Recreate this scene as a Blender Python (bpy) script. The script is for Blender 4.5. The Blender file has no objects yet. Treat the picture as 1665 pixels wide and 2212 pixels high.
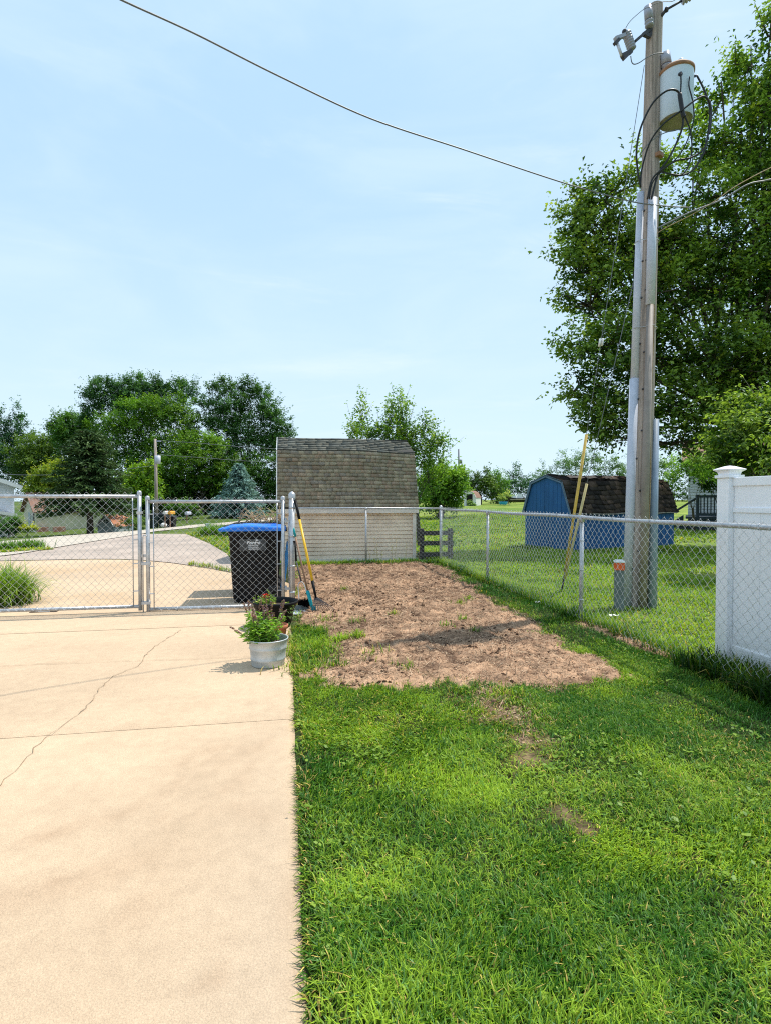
import bpy, math, random
import numpy as np
from mathutils import Vector
random.seed(7); RNG = np.random.default_rng(11)
sc = bpy.context.scene
C = sc.collection
PI = math.pi
# ------------------------------------------------------------------ camera
CAMH, FPX, CX, CY = 1.43, 1200.0, 832.5, 1106.0
YAW, PITCH = math.radians(10.1), math.radians(1.24)
cam = bpy.data.objects.new('camera', bpy.data.cameras.new('camera'))
C.objects.link(cam); sc.camera = cam
cam.location = (0, 0, CAMH)
cam.rotation_euler = (PI/2 - PITCH, 0, -YAW)
cam.data.sensor_fit = 'HORIZONTAL'; cam.data.sensor_width = 36
cam.data.lens = 36*FPX/1665
cam.data.clip_start = .05; cam.data.clip_end = 3000
FW = np.array([math.sin(YAW), math.cos(YAW), 0]); RT = np.array([math.cos(YAW), -math.sin(YAW), 0]); UP = np.array([0, 0, 1.])
def at(px, py, d):
    """the world point at forward distance d whose direction was measured on the photograph"""
    a = (px-CX)/FPX; b = (CY-py)/FPX
    cp, sp = math.cos(PITCH), math.sin(PITCH)
    ray = FW*cp - UP*sp + a*RT + b*(FW*sp + UP*cp)
    return np.array([0, 0, CAMH]) + ray*(d/(cp + b*sp))
def atY(px, py, Y):
    p = at(px, py, 1.0) - np.array([0, 0, CAMH])
    return np.array([0, 0, CAMH]) + p*(Y/p[1])
# ------------------------------------------------------------------ noise
def _hash(ix, iy, seed):
    n = (ix.astype(np.int64)*374761393 + iy.astype(np.int64)*668265263 + seed*1442695041) & 0xffffffff
    n = ((n ^ (n >> 13))*1274126177) & 0xffffffff
    n = n ^ (n >> 16)
    return (n & 0xffff)/65535.0
def vnoise(x, y, seed=0):
    x = np.asarray(x, float); y = np.asarray(y, float)
    ix = np.floor(x); iy = np.floor(y); fx = x-ix; fy = y-iy
    fx = fx*fx*(3-2*fx); fy = fy*fy*(3-2*fy)
    a = _hash(ix, iy, seed); b = _hash(ix+1, iy, seed); c = _hash(ix, iy+1, seed); d = _hash(ix+1, iy+1, seed)
    return (a*(1-fx)+b*fx)*(1-fy) + (c*(1-fx)+d*fx)*fy
def fbm(x, y, seed=0, o=4):
    s = 0; a = .5; t = 0
    for k in range(o):
        s = s + a*vnoise(x*2**k, y*2**k, seed+k*17); t += a; a *= .55
    return s/t
def sstep(a, b, x):
    t = np.clip((x-a)/(b-a), 0, 1); return t*t*(3-2*t)
# ------------------------------------------------------------------ terrain
ctrl = []
for x in (-16, -8, -3, 0, 4, 9, 15):
    for y in (-6, 0, 5, 10, 13.5):
        ctrl.append((x, y, 0.0))
for px, py, d in [(0, 1197, 16.0), (116, 1188, 17.2), (401, 1154, 27), (489, 1195.5, 15.2), (47, 1167, 29), (294, 1147, 38), (479, 1130, 52), (595, 1118, 62),
                  (338, 1137, 46), (150, 1145, 55), (228, 1152, 41), (40, 1160, 39), (360, 1140, 44), (515, 1112, 62), (1033, 1092, 75), (1125, 1090, 70)]:
    p = at(px, py, d); ctrl.append(tuple(p))
ctrl += [(22, 14, .12), (12, 25, .12), (30, 35, .4), (4, 30, -.05), (6, 55, .15), (16, 60, .45), (0, 20, -.05), (60, 60, .8), (45, 100, 1.0), (0, 100, -.3), (-40, 100, -2.2), (-60, 60, -2.4), (-45, 20, -1.2), (60, 10, .5), (-50, -10, -.6)]
ctrl = np.array(ctrl)
def _tps(r2): return np.where(r2 > 0, r2*np.log(np.maximum(r2, 1e-9)), 0)
_n = len(ctrl)
_K = _tps(((ctrl[:, None, :2]-ctrl[None, :, :2])**2).sum(-1)) + np.eye(_n)*6.0
_P = np.c_[np.ones(_n), ctrl[:, :2]]
_A = np.block([[_K, _P], [_P.T, np.zeros((3, 3))]])
_w = np.linalg.solve(_A, np.r_[ctrl[:, 2], np.zeros(3)])
def H(X, Y):
    X = np.clip(np.asarray(X, float), -75, 75); Y = np.clip(np.asarray(Y, float), -15, 115)
    sh = X.shape; x = X.ravel(); y = Y.ravel(); out = np.empty(len(x))
    for s in range(0, len(x), 20000):
        xx = x[s:s+20000]; yy = y[s:s+20000]
        r2 = (xx[:, None]-ctrl[None, :, 0])**2 + (yy[:, None]-ctrl[None, :, 1])**2
        out[s:s+20000] = _tps(r2)@_w[:_n] + _w[_n] + _w[_n+1]*xx + _w[_n+2]*yy
    near = sstep(13, 17, np.hypot(np.maximum(np.abs(x)-8, 0)*.8, 0)+np.maximum(y, 0))
    return (out*near).reshape(sh)
def gp(px, py):
    """ground point seen at a pixel of the photograph"""
    ds = np.r_[np.arange(1, 20, .02), np.arange(20, 130, .1)]
    p0 = at(px, py, 1.0); o = np.array([0, 0, CAMH]); r = p0-o
    P = o + r*ds[:, None]
    hh = H(P[:, 0], P[:, 1])
    k = np.argmax(P[:, 2] <= hh)
    return np.array([P[k, 0], P[k, 1], hh[k]])
# ------------------------------------------------------------------ materials
def new_mat(name):
    m = bpy.data.materials.new(name); m.use_nodes = True
    nt = m.node_tree; nt.nodes.clear()
    out = nt.nodes.new('ShaderNodeOutputMaterial')
    return m, nt, out
def nd(nt, typ, **kw):
    n = nt.nodes.new('ShaderNode'+typ)
    for k, v in kw.items(): setattr(n, k, v)
    return n
def mixc(nt, fac, a, b, mode='MIX'):
    m = nt.nodes.new('ShaderNodeMix'); m.data_type = 'RGBA'; m.blend_type = mode
    for s, v in ((0, fac), (6, a), (7, b)):
        if hasattr(v, 'links'): nt.links.new(v, m.inputs[s])
        elif v is not None: m.inputs[s].default_value = v if s == 0 else (*v[:3], 1)
    return m.outputs[2]
def noise(nt, scale, detail=5, rough=.6, vec=None):
    n = nd(nt, 'TexNoise'); n.inputs['Scale'].default_value = scale; n.inputs['Detail'].default_value = detail; n.inputs['Roughness'].default_value = rough
    if vec: nt.links.new(vec, n.inputs['Vector'])
    return n.outputs['Fac']
def ramp(nt, fac, a, b):
    r = nd(nt, 'MapRange'); r.inputs[1].default_value = a; r.inputs[2].default_value = b; nt.links.new(fac, r.inputs[0]); return r.outputs[0]
def coords(nt, stretch=None):
    g = nd(nt, 'NewGeometry'); v = g.outputs['Position']
    if stretch:
        mp = nd(nt, 'Mapping'); mp.inputs['Scale'].default_value = stretch; nt.links.new(v, mp.inputs[0]); v = mp.outputs[0]
    return v
def pmat(name, col, rough=.7, var=.25, scale=6, bump=.15, bscale=60, metal=0, attr=False, stretch=None, dirt=None, dirtscale=2.5, dirtlo=.5, spec=.4, fine=.12):
    m, nt, out = new_mat(name)
    b = nd(nt, 'BsdfPrincipled'); nt.links.new(b.outputs[0], out.inputs[0])
    v = coords(nt, stretch)
    base = (*col, 1)
    if attr:
        a = nd(nt, 'VertexColor'); a.layer_name = 'Col'
        base = mixc(nt, 1.0, a.outputs[0], col, 'MULTIPLY')
    lo = tuple(c*(1-var) for c in (1, 1, 1)); hi = tuple(c*(1+var) for c in (1, 1, 1))
    f = ramp(nt, noise(nt, scale, 6, .6, v), .3, .7)
    mod = mixc(nt, f, lo, hi)
    c = mixc(nt, 1.0, base, mod, 'MULTIPLY')
    f2 = ramp(nt, noise(nt, scale*14, 3, .6, v), .3, .7)
    c = mixc(nt, 1.0, c, mixc(nt, f2, (1-fine,)*3, (1+fine,)*3), 'MULTIPLY')
    if dirt:
        fd = ramp(nt, noise(nt, dirtscale, 7, .65, v), dirtlo, dirtlo+.25)
        c = mixc(nt, fd, c, dirt)
    nt.links.new(c, b.inputs['Base Color'])
    b.inputs['Roughness'].default_value = rough; b.inputs['Metallic'].default_value = metal; b.inputs['Specular IOR Level'].default_value = spec
    if bump:
        bp = nd(nt, 'Bump'); bp.inputs['Strength'].default_value = bump; bp.inputs['Distance'].default_value = .01
        nt.links.new(noise(nt, bscale, 5, .65, v), bp.inputs['Height']); nt.links.new(bp.outputs[0], b.inputs['Normal'])
    return m
def leafmat(name, tint=(1, 1, 1), trans=.45, gloss=.06, tcol=(1.25, 1.25, .5)):
    m, nt, out = new_mat(name)
    a = nd(nt, 'VertexColor'); a.layer_name = 'Col'
    c = mixc(nt, 1.0, a.outputs[0], tint, 'MULTIPLY')
    d = nd(nt, 'BsdfDiffuse'); t = nd(nt, 'BsdfTranslucent'); g = nd(nt, 'BsdfGlossy'); g.inputs['Roughness'].default_value = .45
    g.inputs['Color'].default_value = (.9, .95, 1, 1)
    nt.links.new(c, d.inputs[0]); nt.links.new(mixc(nt, 1.0, c, tcol, 'MULTIPLY'), t.inputs[0])
    m1 = nd(nt, 'MixShader'); m1.inputs[0].default_value = trans; nt.links.new(d.outputs[0], m1.inputs[1]); nt.links.new(t.outputs[0], m1.inputs[2])
    m2 = nd(nt, 'MixShader'); m2.inputs[0].default_value = gloss; nt.links.new(m1.outputs[0], m2.inputs[1]); nt.links.new(g.outputs[0], m2.inputs[2])
    nt.links.new(m2.outputs[0], out.inputs[0])
    return m
M = {}
M['galv'] = pmat('galvanised_steel', (.50, .51, .53), .42, .22, 9, .12, 80, metal=.55, dirt=(.3, .3, .3), dirtlo=.62)
M['galvwire'] = pmat('galvanised_wire', (.60, .61, .62), .4, .2, 5, 0, metal=.4)
M['tub'] = pmat('tub_zinc', (.52, .55, .56), .45, .2, 7, .12, 50, metal=.35, dirt=(.36, .34, .30), dirtlo=.6, dirtscale=7)
M['blackplastic'] = pmat('black_plastic', (.0055, .0055, .0065), .55, .3, 5, .1, 90, dirt=(.014, .013, .012), dirtlo=.68, spec=.18)
M['blackrubber'] = pmat('black_rubber', (.015, .015, .016), .7, .2, 9)
M['bluelid'] = pmat('blue_plastic', (.018, .20, .75), .38, .15, 5, .05, 60, dirt=(.05, .2, .5), dirtlo=.62)
M['bluetool'] = pmat('light_blue_plastic', (.06, .30, .66), .4, .15, 7, .05)
M['teal'] = pmat('teal_plastic', (.0, .30, .34), .4, .15, 7, .05)
M['yellow'] = pmat('yellow_fibreglass', (.75, .44, .02), .4, .15, 9, .05, dirt=(.45, .28, .06), dirtlo=.62)
M['yellowguard'] = pmat('faded_yellow_plastic', (.62, .42, .09), .5, .25, 9, .05)
M['bamboo'] = pmat('pale_cane_plastic', (.58, .47, .22), .55, .2, 9, .05)
M['handlewood'] = pmat('handle_wood', (.24, .14, .085), .6, .3, 12, .2, 60, stretch=(1, 1, .1))
M['terracotta'] = pmat('terracotta', (.46, .15, .075), .75, .2, 9, .1)
M['white'] = pmat('white_vinyl', (.90, .89, .91), .38, .04, 2, .03, 30, dirt=(.70, .68, .62), dirtscale=4, dirtlo=.66, fine=.015)
_m = M['white']; _nt = _m.node_tree; _b = next(n for n in _nt.nodes if n.type == 'BSDF_PRINCIPLED'); _src = _b.inputs['Base Color'].links[0].from_socket
_g = nd(_nt, 'NewGeometry'); _s = nd(_nt, 'SeparateXYZ'); _nt.links.new(_g.outputs['Position'], _s.inputs[0])
_h = ramp(_nt, _s.outputs[2], .42, .0); _nz = ramp(_nt, noise(_nt, 16, 7, .7), .38, .72); _mul = nd(_nt, 'Math', operation='MULTIPLY'); _nt.links.new(_h, _mul.inputs[0]); _nt.links.new(_nz, _mul.inputs[1])
_nt.links.new(mixc(_nt, _mul.outputs[0], _src, (.36, .34, .24)), _b.inputs['Base Color'])
M['whitepaint'] = pmat('white_paint', (.72, .72, .70), .6, .06, 3, .05)
M['paper'] = pmat('white_scrap', (.8, .8, .78), .7, .06, 20, .05)
M['poleWood'] = pmat('pole_wood', (.37, .305, .262), .9, .5, 14, .8, 40, stretch=(3, 3, .10), dirt=(.07, .05, .04), dirtlo=.55, dirtscale=7, fine=.3)
M['guard'] = pmat('grey_guard', (.52, .54, .62), .45, .1, 4, .05)
M['guardbrown'] = pmat('brownish_pipe', (.26, .22, .19), .6, .2, 6, .08)
M['guardblue'] = pmat('blue_grey_guard', (.22, .28, .36), .5, .15, 5, .05)
M['tank'] = pmat('tank_paint', (.56, .66, .78), .35, .03, 3, .0, dirt=(.42, .42, .42), dirtlo=.72, fine=.02)
M['tankbottom'] = pmat('tank_bottom', (.27, .25, .22), .6, .2, 9)
M['rust'] = pmat('rusty_rim', (.30, .16, .09), .7, .4, 12)
M['cable'] = pmat('black_cable', (.012, .013, .016), .5, .1, 9, 0)
M['wiregrey'] = pmat('grey_cable', (.16, .17, .19), .5, .1, 9, 0)
M['porcelain'] = pmat('grey_porcelain', (.34, .35, .42), .3, .1, 9, 0)
M['iron'] = pmat('dark_iron', (.05, .05, .06), .6, .2, 9)
M['pedestal'] = pmat('pedestal_paint', (.13, .16, .155), .6, .2, 8, .08, dirt=(.3, .31, .3), dirtlo=.62, dirtscale=9)
M['orange'] = pmat('orange_band', (.75, .12, .02), .55, .2, 9)
M['siding'] = pmat('beige_siding', (.90, .71, .53), .65, .12, 2.2, .08, 60, dirt=(.46, .33, .23), dirtscale=1.3, dirtlo=.55)
M['fascia'] = pmat('weathered_white_board', (.82, .72, .62), .7, .18, 4, .1, 60, dirt=(.44, .27, .18), dirtscale=2.2, dirtlo=.58, stretch=(.6, .6, 2))
M['shingle'] = pmat('grey_shingle', (1, 1, 1), .95, .22, 3, .5, 220, attr=True, spec=.15, fine=.3, dirt=(.05, .045, .04), dirtscale=1.1, dirtlo=.60)
M['shinglebare'] = pmat('bare_shingle', (1, 1, 1), .95, .3, 5, .6, 160, attr=True, spec=.1, fine=.3)
M['blueboard'] = pmat('blue_boards', (.014, .098, .265), .7, .2, 4, .15, 60, stretch=(1, 1, .2), dirt=(.012, .05, .12), dirtlo=.6)
M['bluetrim'] = pmat('blue_trim', (.12, .19, .27), .7, .2, 4, .15, 60)
M['oldboard'] = pmat('grey_old_board', (.28, .25, .22), .8, .3, 4, .2, 60, stretch=(.3, .3, 2))
M['darkrail'] = pmat('dark_rail_timber', (.045, .042, .04), .85, .35, 8, .3, 60, stretch=(.3, 1, 3))
M['tanwall'] = pmat('cream_render', (.62, .57, .42), .8, .08, 1, .08)
M['housewhite'] = pmat('white_house_siding', (.62, .64, .66), .7, .05, 1, .05)
M['brownroof'] = pmat('brown_roof', (.25, .14, .10), .9, .25, 2, .3, 30)
M['orangeroof'] = pmat('orange_roof', (.48, .21, .12), .9, .25, 2, .3, 30)
M['greenroof'] = pmat('olive_roof', (.30, .30, .16), .9, .2, 2, .2, 30)
M['greywall'] = pmat('grey_shed_wall', (.40, .44, .44), .8, .1, 2, .1)
M['stone'] = pmat('stone_facing', (.30, .23, .18), .9, .5, 5, .5, 12)
M['brick'] = pmat('brick_block', (.34, .17, .12), .9, .3, 5, .4, 20)
M['darkglass'] = pmat('dark_glass', (.03, .04, .05), .12, .2, 3, 0)
M['bark'] = pmat('tree_bark', (.085, .07, .055), .9, .4, 7, .7, 30, stretch=(1, 1, .25))
M['darkhull'] = pmat('dark_boat_hull', (.03, .028, .03), .4, .2, 3)
M['tanstripe'] = pmat('tan_stripe', (.35, .28, .2), .6, .2, 3)
M['blueplastic'] = pmat('bright_blue_plastic', (.03, .35, .8), .5, .1, 5)
M['darkgreenbin'] = pmat('dark_green_plastic', (.02, .035, .035), .5, .2, 4)
M['signyellow'] = pmat('amber_box', (.75, .36, .03), .5, .1, 5)
M['twig'] = pmat('dry_twig', (.42, .28, .15), .8, .35, 20, .2)
M['leaf'] = leafmat('leaf', tint=(1.95,2.0,1.4), trans=.36, gloss=.02, tcol=(1.1, 1.22, .5))
M['leafshade'] = leafmat('leaf_thick', trans=.3, gloss=.05)
M['needle'] = leafmat('needle', tint=(1.8,1.75,1.6), trans=.15, gloss=.015, tcol=(1, 1, .7))
M['grass'] = leafmat('grass_blade', tint=(2.05,1.95,1.15), trans=.34, gloss=.012, tcol=(1.2, 1.2, .45))
M['debris'] = leafmat('dry_debris', trans=.1, gloss=.0, tcol=(1, 1, 1))
M['petal'] = leafmat('petal', trans=.3, gloss=.02, tcol=(1, 1, 1))
M['soil'] = pmat('potting_soil', (.05, .035, .025), .95, .4, 20, .6, 60)
M['label'] = pmat('grey_label', (.055, .06, .065), .5, .2, 20, 0)
M['lettering'] = pmat('white_lettering', (.85, .85, .85), .6, .02, 9, 0)
# ------------------------------------------------------------------ object helpers
OFF = {}
def tag(o, label=None, cat=None, group=None, kind=None):
    if label: o['label'] = label
    if cat: o['category'] = cat
    if group: o['group'] = group
    if kind: o['kind'] = kind
    return o
def thing(name, label, cat, loc, group=None):
    o = bpy.data.objects.new(name, None); o.empty_display_size = .1; C.objects.link(o)
    o.location = tuple(loc); OFF[o] = np.array(loc, float)
    return tag(o, label, cat, group)
class MB:
    def __init__(s): s.v = []; s.f = []; s.sm = []
    def add(s, verts, faces, smooth=False):
        n = len(s.v); s.v += [tuple(map(float, p)) for p in verts]
        s.f += [tuple(i+n for i in f) for f in faces]; s.sm += [smooth]*len(faces); return s
    def hexa(s, b):          # eight corners: bottom ring then top ring
        return s.add(b, [(3, 2, 1, 0), (4, 5, 6, 7), (0, 1, 5, 4), (1, 2, 6, 5), (2, 3, 7, 6), (3, 0, 4, 7)])
    def box(s, c, size, rz=0):
        cx, cy, cz = c; x, y, z = (k/2 for k in size); co, si = math.cos(rz), math.sin(rz)
        r = lambda a, b: (cx+a*co-b*si, cy+a*si+b*co)
        q = [r(-x, -y), r(x, -y), r(x, y), r(-x, y)]
        return s.hexa([(*p, cz-z) for p in q] + [(*p, cz+z) for p in q])
    def bar(s, p, q, w, h, up=(0, 0, 1)):
        p, q = np.array(p, float), np.array(q, float); d = q-p; d /= np.linalg.norm(d)
        up = np.array(up, float); sd = np.cross(d, up)
        if np.linalg.norm(sd) < 1e-4: sd = np.array([1., 0, 0])
        sd /= np.linalg.norm(sd); u = np.cross(sd, d)
        sd = sd*w/2; u = u*h/2
        return s.hexa([p-sd-u, p+sd-u, p+sd+u, p-sd+u, q-sd-u, q+sd-u, q+sd+u, q-sd+u])
    def tube(s, pts, r, n=8, caps=True):
        pts = [np.array(p, float) for p in pts]; m = len(pts)
        rr = r if hasattr(r, '__len__') else [r]*m
        ref = np.array([0, 0, 1.]); vs = []; u = None
        for i, p in enumerate(pts):
            t = pts[min(i+1, m-1)]-pts[max(i-1, 0)]; t = t/(np.linalg.norm(t)+1e-12)
            if u is None:
                u = np.cross(t, ref)
                if np.linalg.norm(u) < 1e-3: u = np.cross(t, np.array([1., 0, 0]))
            u = u-t*np.dot(u, t); u /= np.linalg.norm(u); w = np.cross(t, u)
            for k in range(n):
                a = 2*PI*k/n; vs.append(p+rr[i]*(math.cos(a)*u+math.sin(a)*w))
        fs = [(i*n+k, i*n+(k+1) % n, (i+1)*n+(k+1) % n, (i+1)*n+k) for i in range(m-1) for k in range(n)]
        base = len(s.v); s.add(vs, fs, True)
        if caps: s.f += [tuple(base+k for k in reversed(range(n))), tuple(base+(m-1)*n+k for k in range(n))]; s.sm += [False, False]
        return s
    def lathe(s, c, prof, n=32, sq=1.0):    # prof: (radius, z)
        vs = [(c[0]+r*math.cos(2*PI*k/n), c[1]+r*math.sin(2*PI*k/n)*sq, c[2]+z) for r, z in prof for k in range(n)]
        fs = [(i*n+k, i*n+(k+1) % n, (i+1)*n+(k+1) % n, (i+1)*n+k) for i in range(len(prof)-1) for k in range(n)]
        return s.add(vs, fs, True)
    def prism(s, poly, ext):     # polygon in space extruded by a vector
        n = len(poly); ext = np.array(ext, float); a = [np.array(p, float) for p in poly]; b = [p+ext for p in a]
        return s.add(a+b, [tuple(reversed(range(n))), tuple(range(n, 2*n))]+[(i, (i+1) % n, n+(i+1) % n, n+i) for i in range(n)])
    def ball(s, c, r, n=10, sz=1):
        prof = [(max(r*math.sin(PI*i/n), 1e-4), -r*math.cos(PI*i/n)*sz) for i in range(n+1)]
        return s.lathe(c, prof, n*2)
    def build(s, name, mat, parent=None, bevel=0, label=None, recalc=True):
        me = bpy.data.meshes.new(name)
        off = OFF.get(parent, np.zeros(3))
        me.from_pydata([tuple(np.array(p)-off) for p in s.v], [], s.f)
        me.polygons.foreach_set('use_smooth', s.sm)
        if recalc:
            import bmesh
            bm = bmesh.new(); bm.from_mesh(me); bmesh.ops.recalc_face_normals(bm, faces=bm.faces); bm.to_mesh(me); bm.free()
        me.materials.append(mat)
        o = bpy.data.objects.new(name, me); C.objects.link(o)
        if parent: o.parent = parent; OFF[o] = off
        if bevel:
            b = o.modifiers.new('bevel', 'BEVEL'); b.width = bevel; b.segments = 2; b.limit_method = 'ANGLE'
        if label: o['label'] = label
        return o
def np_obj(name, V, faces_list, mat, parent=None, col=None, smooth=False):
    """V (n,3); faces_list: list of int arrays (m,k); col per vertex (n,3)"""
    me = bpy.data.meshes.new(name)
    V = np.asarray(V, float) - OFF.get(parent, np.zeros(3))
    me.vertices.add(len(V)); me.vertices.foreach_set('co', V.astype(np.float32).ravel())
    idx = np.concatenate([f.ravel() for f in faces_list]).astype(np.int32)
    tot = np.concatenate([np.full(len(f), f.shape[1], np.int32) for f in faces_list])
    st = np.r_[0, np.cumsum(tot)[:-1]].astype(np.int32)
    me.loops.add(len(idx)); me.loops.foreach_set('vertex_index', idx)
    me.polygons.add(len(tot)); me.polygons.foreach_set('loop_start', st)
    try: me.polygons.foreach_set('loop_total', tot)
    except Exception: pass
    if smooth: me.polygons.foreach_set('use_smooth', np.ones(len(tot), bool))
    me.update(calc_edges=True)
    if col is not None:
        ca = me.color_attributes.new('Col', 'FLOAT_COLOR', 'POINT')
        ca.data.foreach_set('color', np.c_[np.clip(col, 0, 4), np.ones(len(V))].astype(np.float32).ravel())
    me.materials.append(mat)
    o = bpy.data.objects.new(name, me); C.objects.link(o)
    if parent: o.parent = parent; OFF[o] = OFF[parent]
    return o
def copy_tree(o, parent=None, shift=(0, 0, 0)):
    c = o.copy(); C.objects.link(c); c.parent = parent
    if parent is None:
        c.location = tuple(np.array(o.location)+np.array(shift)); OFF[c] = np.array(c.location)
    for ch in list(o.children): copy_tree(ch, c)
    return c
def spline(pts, n=8):
    pts = [np.array(p, float) for p in pts]; P = [2*pts[0]-pts[1]]+pts+[2*pts[-1]-pts[-2]]; out = []
    for i in range(1, len(P)-2):
        for k in range(n):
            t = k/n; a, b, c, d = P[i-1:i+3]
            out.append(.5*((2*b)+(-a+c)*t+(2*a-5*b+4*c-d)*t*t+(-a+3*b-3*c+d)*t**3))
    out.append(P[-2]); return out
# ------------------------------------------------------------------ regions of the yard
EDGE = .05                                   # right edge of the driveway
FX = 3.41                                    # line of the side fence
mulch_poly = np.array([gp(x, y)[:2] for x, y in [(668, 1462), (760, 1482), (860, 1492), (960, 1480), (1060, 1486), (1170, 1484), (1350, 1466), (1318, 1436), (1230, 1398), (1150, 1352), (1065, 1302), (1000, 1258), (965, 1228)]]
                      + [(3.1, 12.35), (1.5, 12.35), (.15, 12.3), (.12, 9.5), (.12, 7.2), (.22, 6.4), (.42, 5.6), (.38, 5.0)])
def in_poly(x, y, poly):
    ins = np.zeros(x.shape, bool); j = len(poly)-1
    for i in range(len(poly)):
        xi, yi = poly[i]; xj, yj = poly[j]
        ins ^= ((yi > y) != (yj > y)) & (x < (xj-xi)*(y-yi)/(yj-yi+1e-12)+xi); j = i
    return ins
def seg_dist(x, y, pts, closed=False):
    d = np.full(x.shape, 1e9); pts = list(pts)+([pts[0]] if closed else [])
    for (ax, ay), (bx, by) in zip(pts[:-1], pts[1:]):
        vx, vy = bx-ax, by-ay; t = np.clip(((x-ax)*vx+(y-ay)*vy)/(vx*vx+vy*vy+1e-12), 0, 1)
        d = np.minimum(d, np.hypot(x-ax-t*vx, y-ay-t*vy))
    return d
BARE = [(*gp(px, py)[:2], r) for px, py, r in [(1065, 1520, .19), (1110, 1550, .17), (1130, 1600, .13), (1140, 1640, .10), (1050, 1500, .14), (1210, 1760, .07), (1265, 1795, .05), (1180, 1480, .14)]]
STRIP = [gp(x, y)[:2] for x, y in [(1262, 1350), (1330, 1375), (1400, 1405), (1462, 1425)]]
def mulch_mask(x, y, bare=True):
    """1 inside the mulch, soft and ragged at the border"""
    d = seg_dist(x, y, mulch_poly, True); s = np.where(in_poly(x, y, mulch_poly), d, -d)
    m = sstep(-.13, .13, s + (fbm(x*3.1, y*3.1, 5)-.5)*.45+(fbm(x*12, y*12, 6)-.5)*.28)
    dd = seg_dist(x, y, STRIP)
    m = np.maximum(m, .9*sstep(.14, .03, dd+(fbm(x*6, y*6, 8)-.5)*.16))
    for bx, by, r in (BARE if bare else []):
        m = np.maximum(m, .8*sstep(r*1.9, r*.1, np.hypot(x-bx, y-by)+(fbm(x*11, y*11, 9)-.5)*r*2.4))
    # a green tongue by the tubs
    for px, py, r in [(650, 1385, .15), (646, 1412, .14), (685, 1372, .09), (742, 1384, .08), (652, 1450, .15)]:
        g = gp(px, py); m = m*(1-.95*sstep(r, r*.3, np.hypot(x-g[0], y-g[1])+(fbm(x*9, y*9, 3)-.5)*.2))
    return m
# ------------------------------------------------------------------ ground sheet
def axis(segs):
    out = []
    for a, b, st in segs: out += list(np.arange(a, b-1e-6, st))
    return np.array(out+[segs[-1][1]])
gx = axis([(-1500, -300, 150), (-300, -80, 20), (-80, -30, 2.5), (-30, -6, 1.0), (-6, -.5, .4), (-.5, 5, .07), (5, 12, .25), (12, 40, 1.0), (40, 80, 2.5), (80, 300, 20), (300, 1500, 150)])
gy = axis([(-1500, -300, 150), (-300, -20, 20), (-20, 0, 1.0), (0, 13, .07), (13, 30, .4), (30, 80, 1.0), (80, 120, 2.5), (120, 300, 20), (300, 2000, 150)])
GX, GY = np.meshgrid(gx, gy); xx, yy = GX.ravel(), GY.ravel()
zz = H(xx, yy)
far = np.hypot(xx, yy)
zz = zz - .05*((xx < EDGE-.02) & (xx > -12) & (yy < 13.5) & (yy > -6))      # the slab bed lies lower
nearm = ((xx > -1) & (xx < 6) & (yy > -.5) & (yy < 14))
mm = np.zeros(len(xx)); mm[nearm] = np.maximum(mulch_mask(xx[nearm], yy[nearm], False), .75*mulch_mask(xx[nearm], yy[nearm]))
zz[nearm] += (fbm(xx[nearm]*5, yy[nearm]*5, 31)-.5)*.02
n1 = fbm(xx*.35, yy*.35, 2); n2 = fbm(xx*2.2, yy*2.2, 4)
lush = np.array([.050, .095, .016]); dry = np.array([.125, .155, .035]); soilc = np.array([.30, .195, .115])
t = np.clip((n1-.3)*2, 0, 1)[:, None]
col = lush*(1-t)+dry*t
col = col*(.75+.5*n2)[:, None]
farlawn = sstep(3.4, 4.0, xx)*(yy > 3)
col = col*(1+1.0*farlawn)[:, None]*np.where(farlawn[:, None] > .5, np.array([1.12, 1.0, .9]), 1)
col[nearm] = np.where((xx[nearm] < 3.5)[:, None], np.array([.030, .040, .012])*(.6+.8*n2[nearm])[:, None], col[nearm])  # nearly black under the near blades: the shade between them is painted in
col = col*(1-mm[:, None])+soilc*(.6+.8*n2)[:, None]*mm[:, None]
nx, ny = len(gx), len(gy)
ii = (np.arange(ny-1)[:, None]*nx+np.arange(nx-1)[None]).ravel()
gfaces = np.c_[ii, ii+1, ii+nx+1, ii+nx]
M['ground'] = pmat('lawn_ground', (1, 1, 1), .95, .3, 1.6, .6, 24, attr=True, spec=.1, fine=.5)
tag(np_obj('ground', np.c_[xx, yy, zz], [gfaces], M['ground'], col=col, smooth=True), kind='structure')
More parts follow.
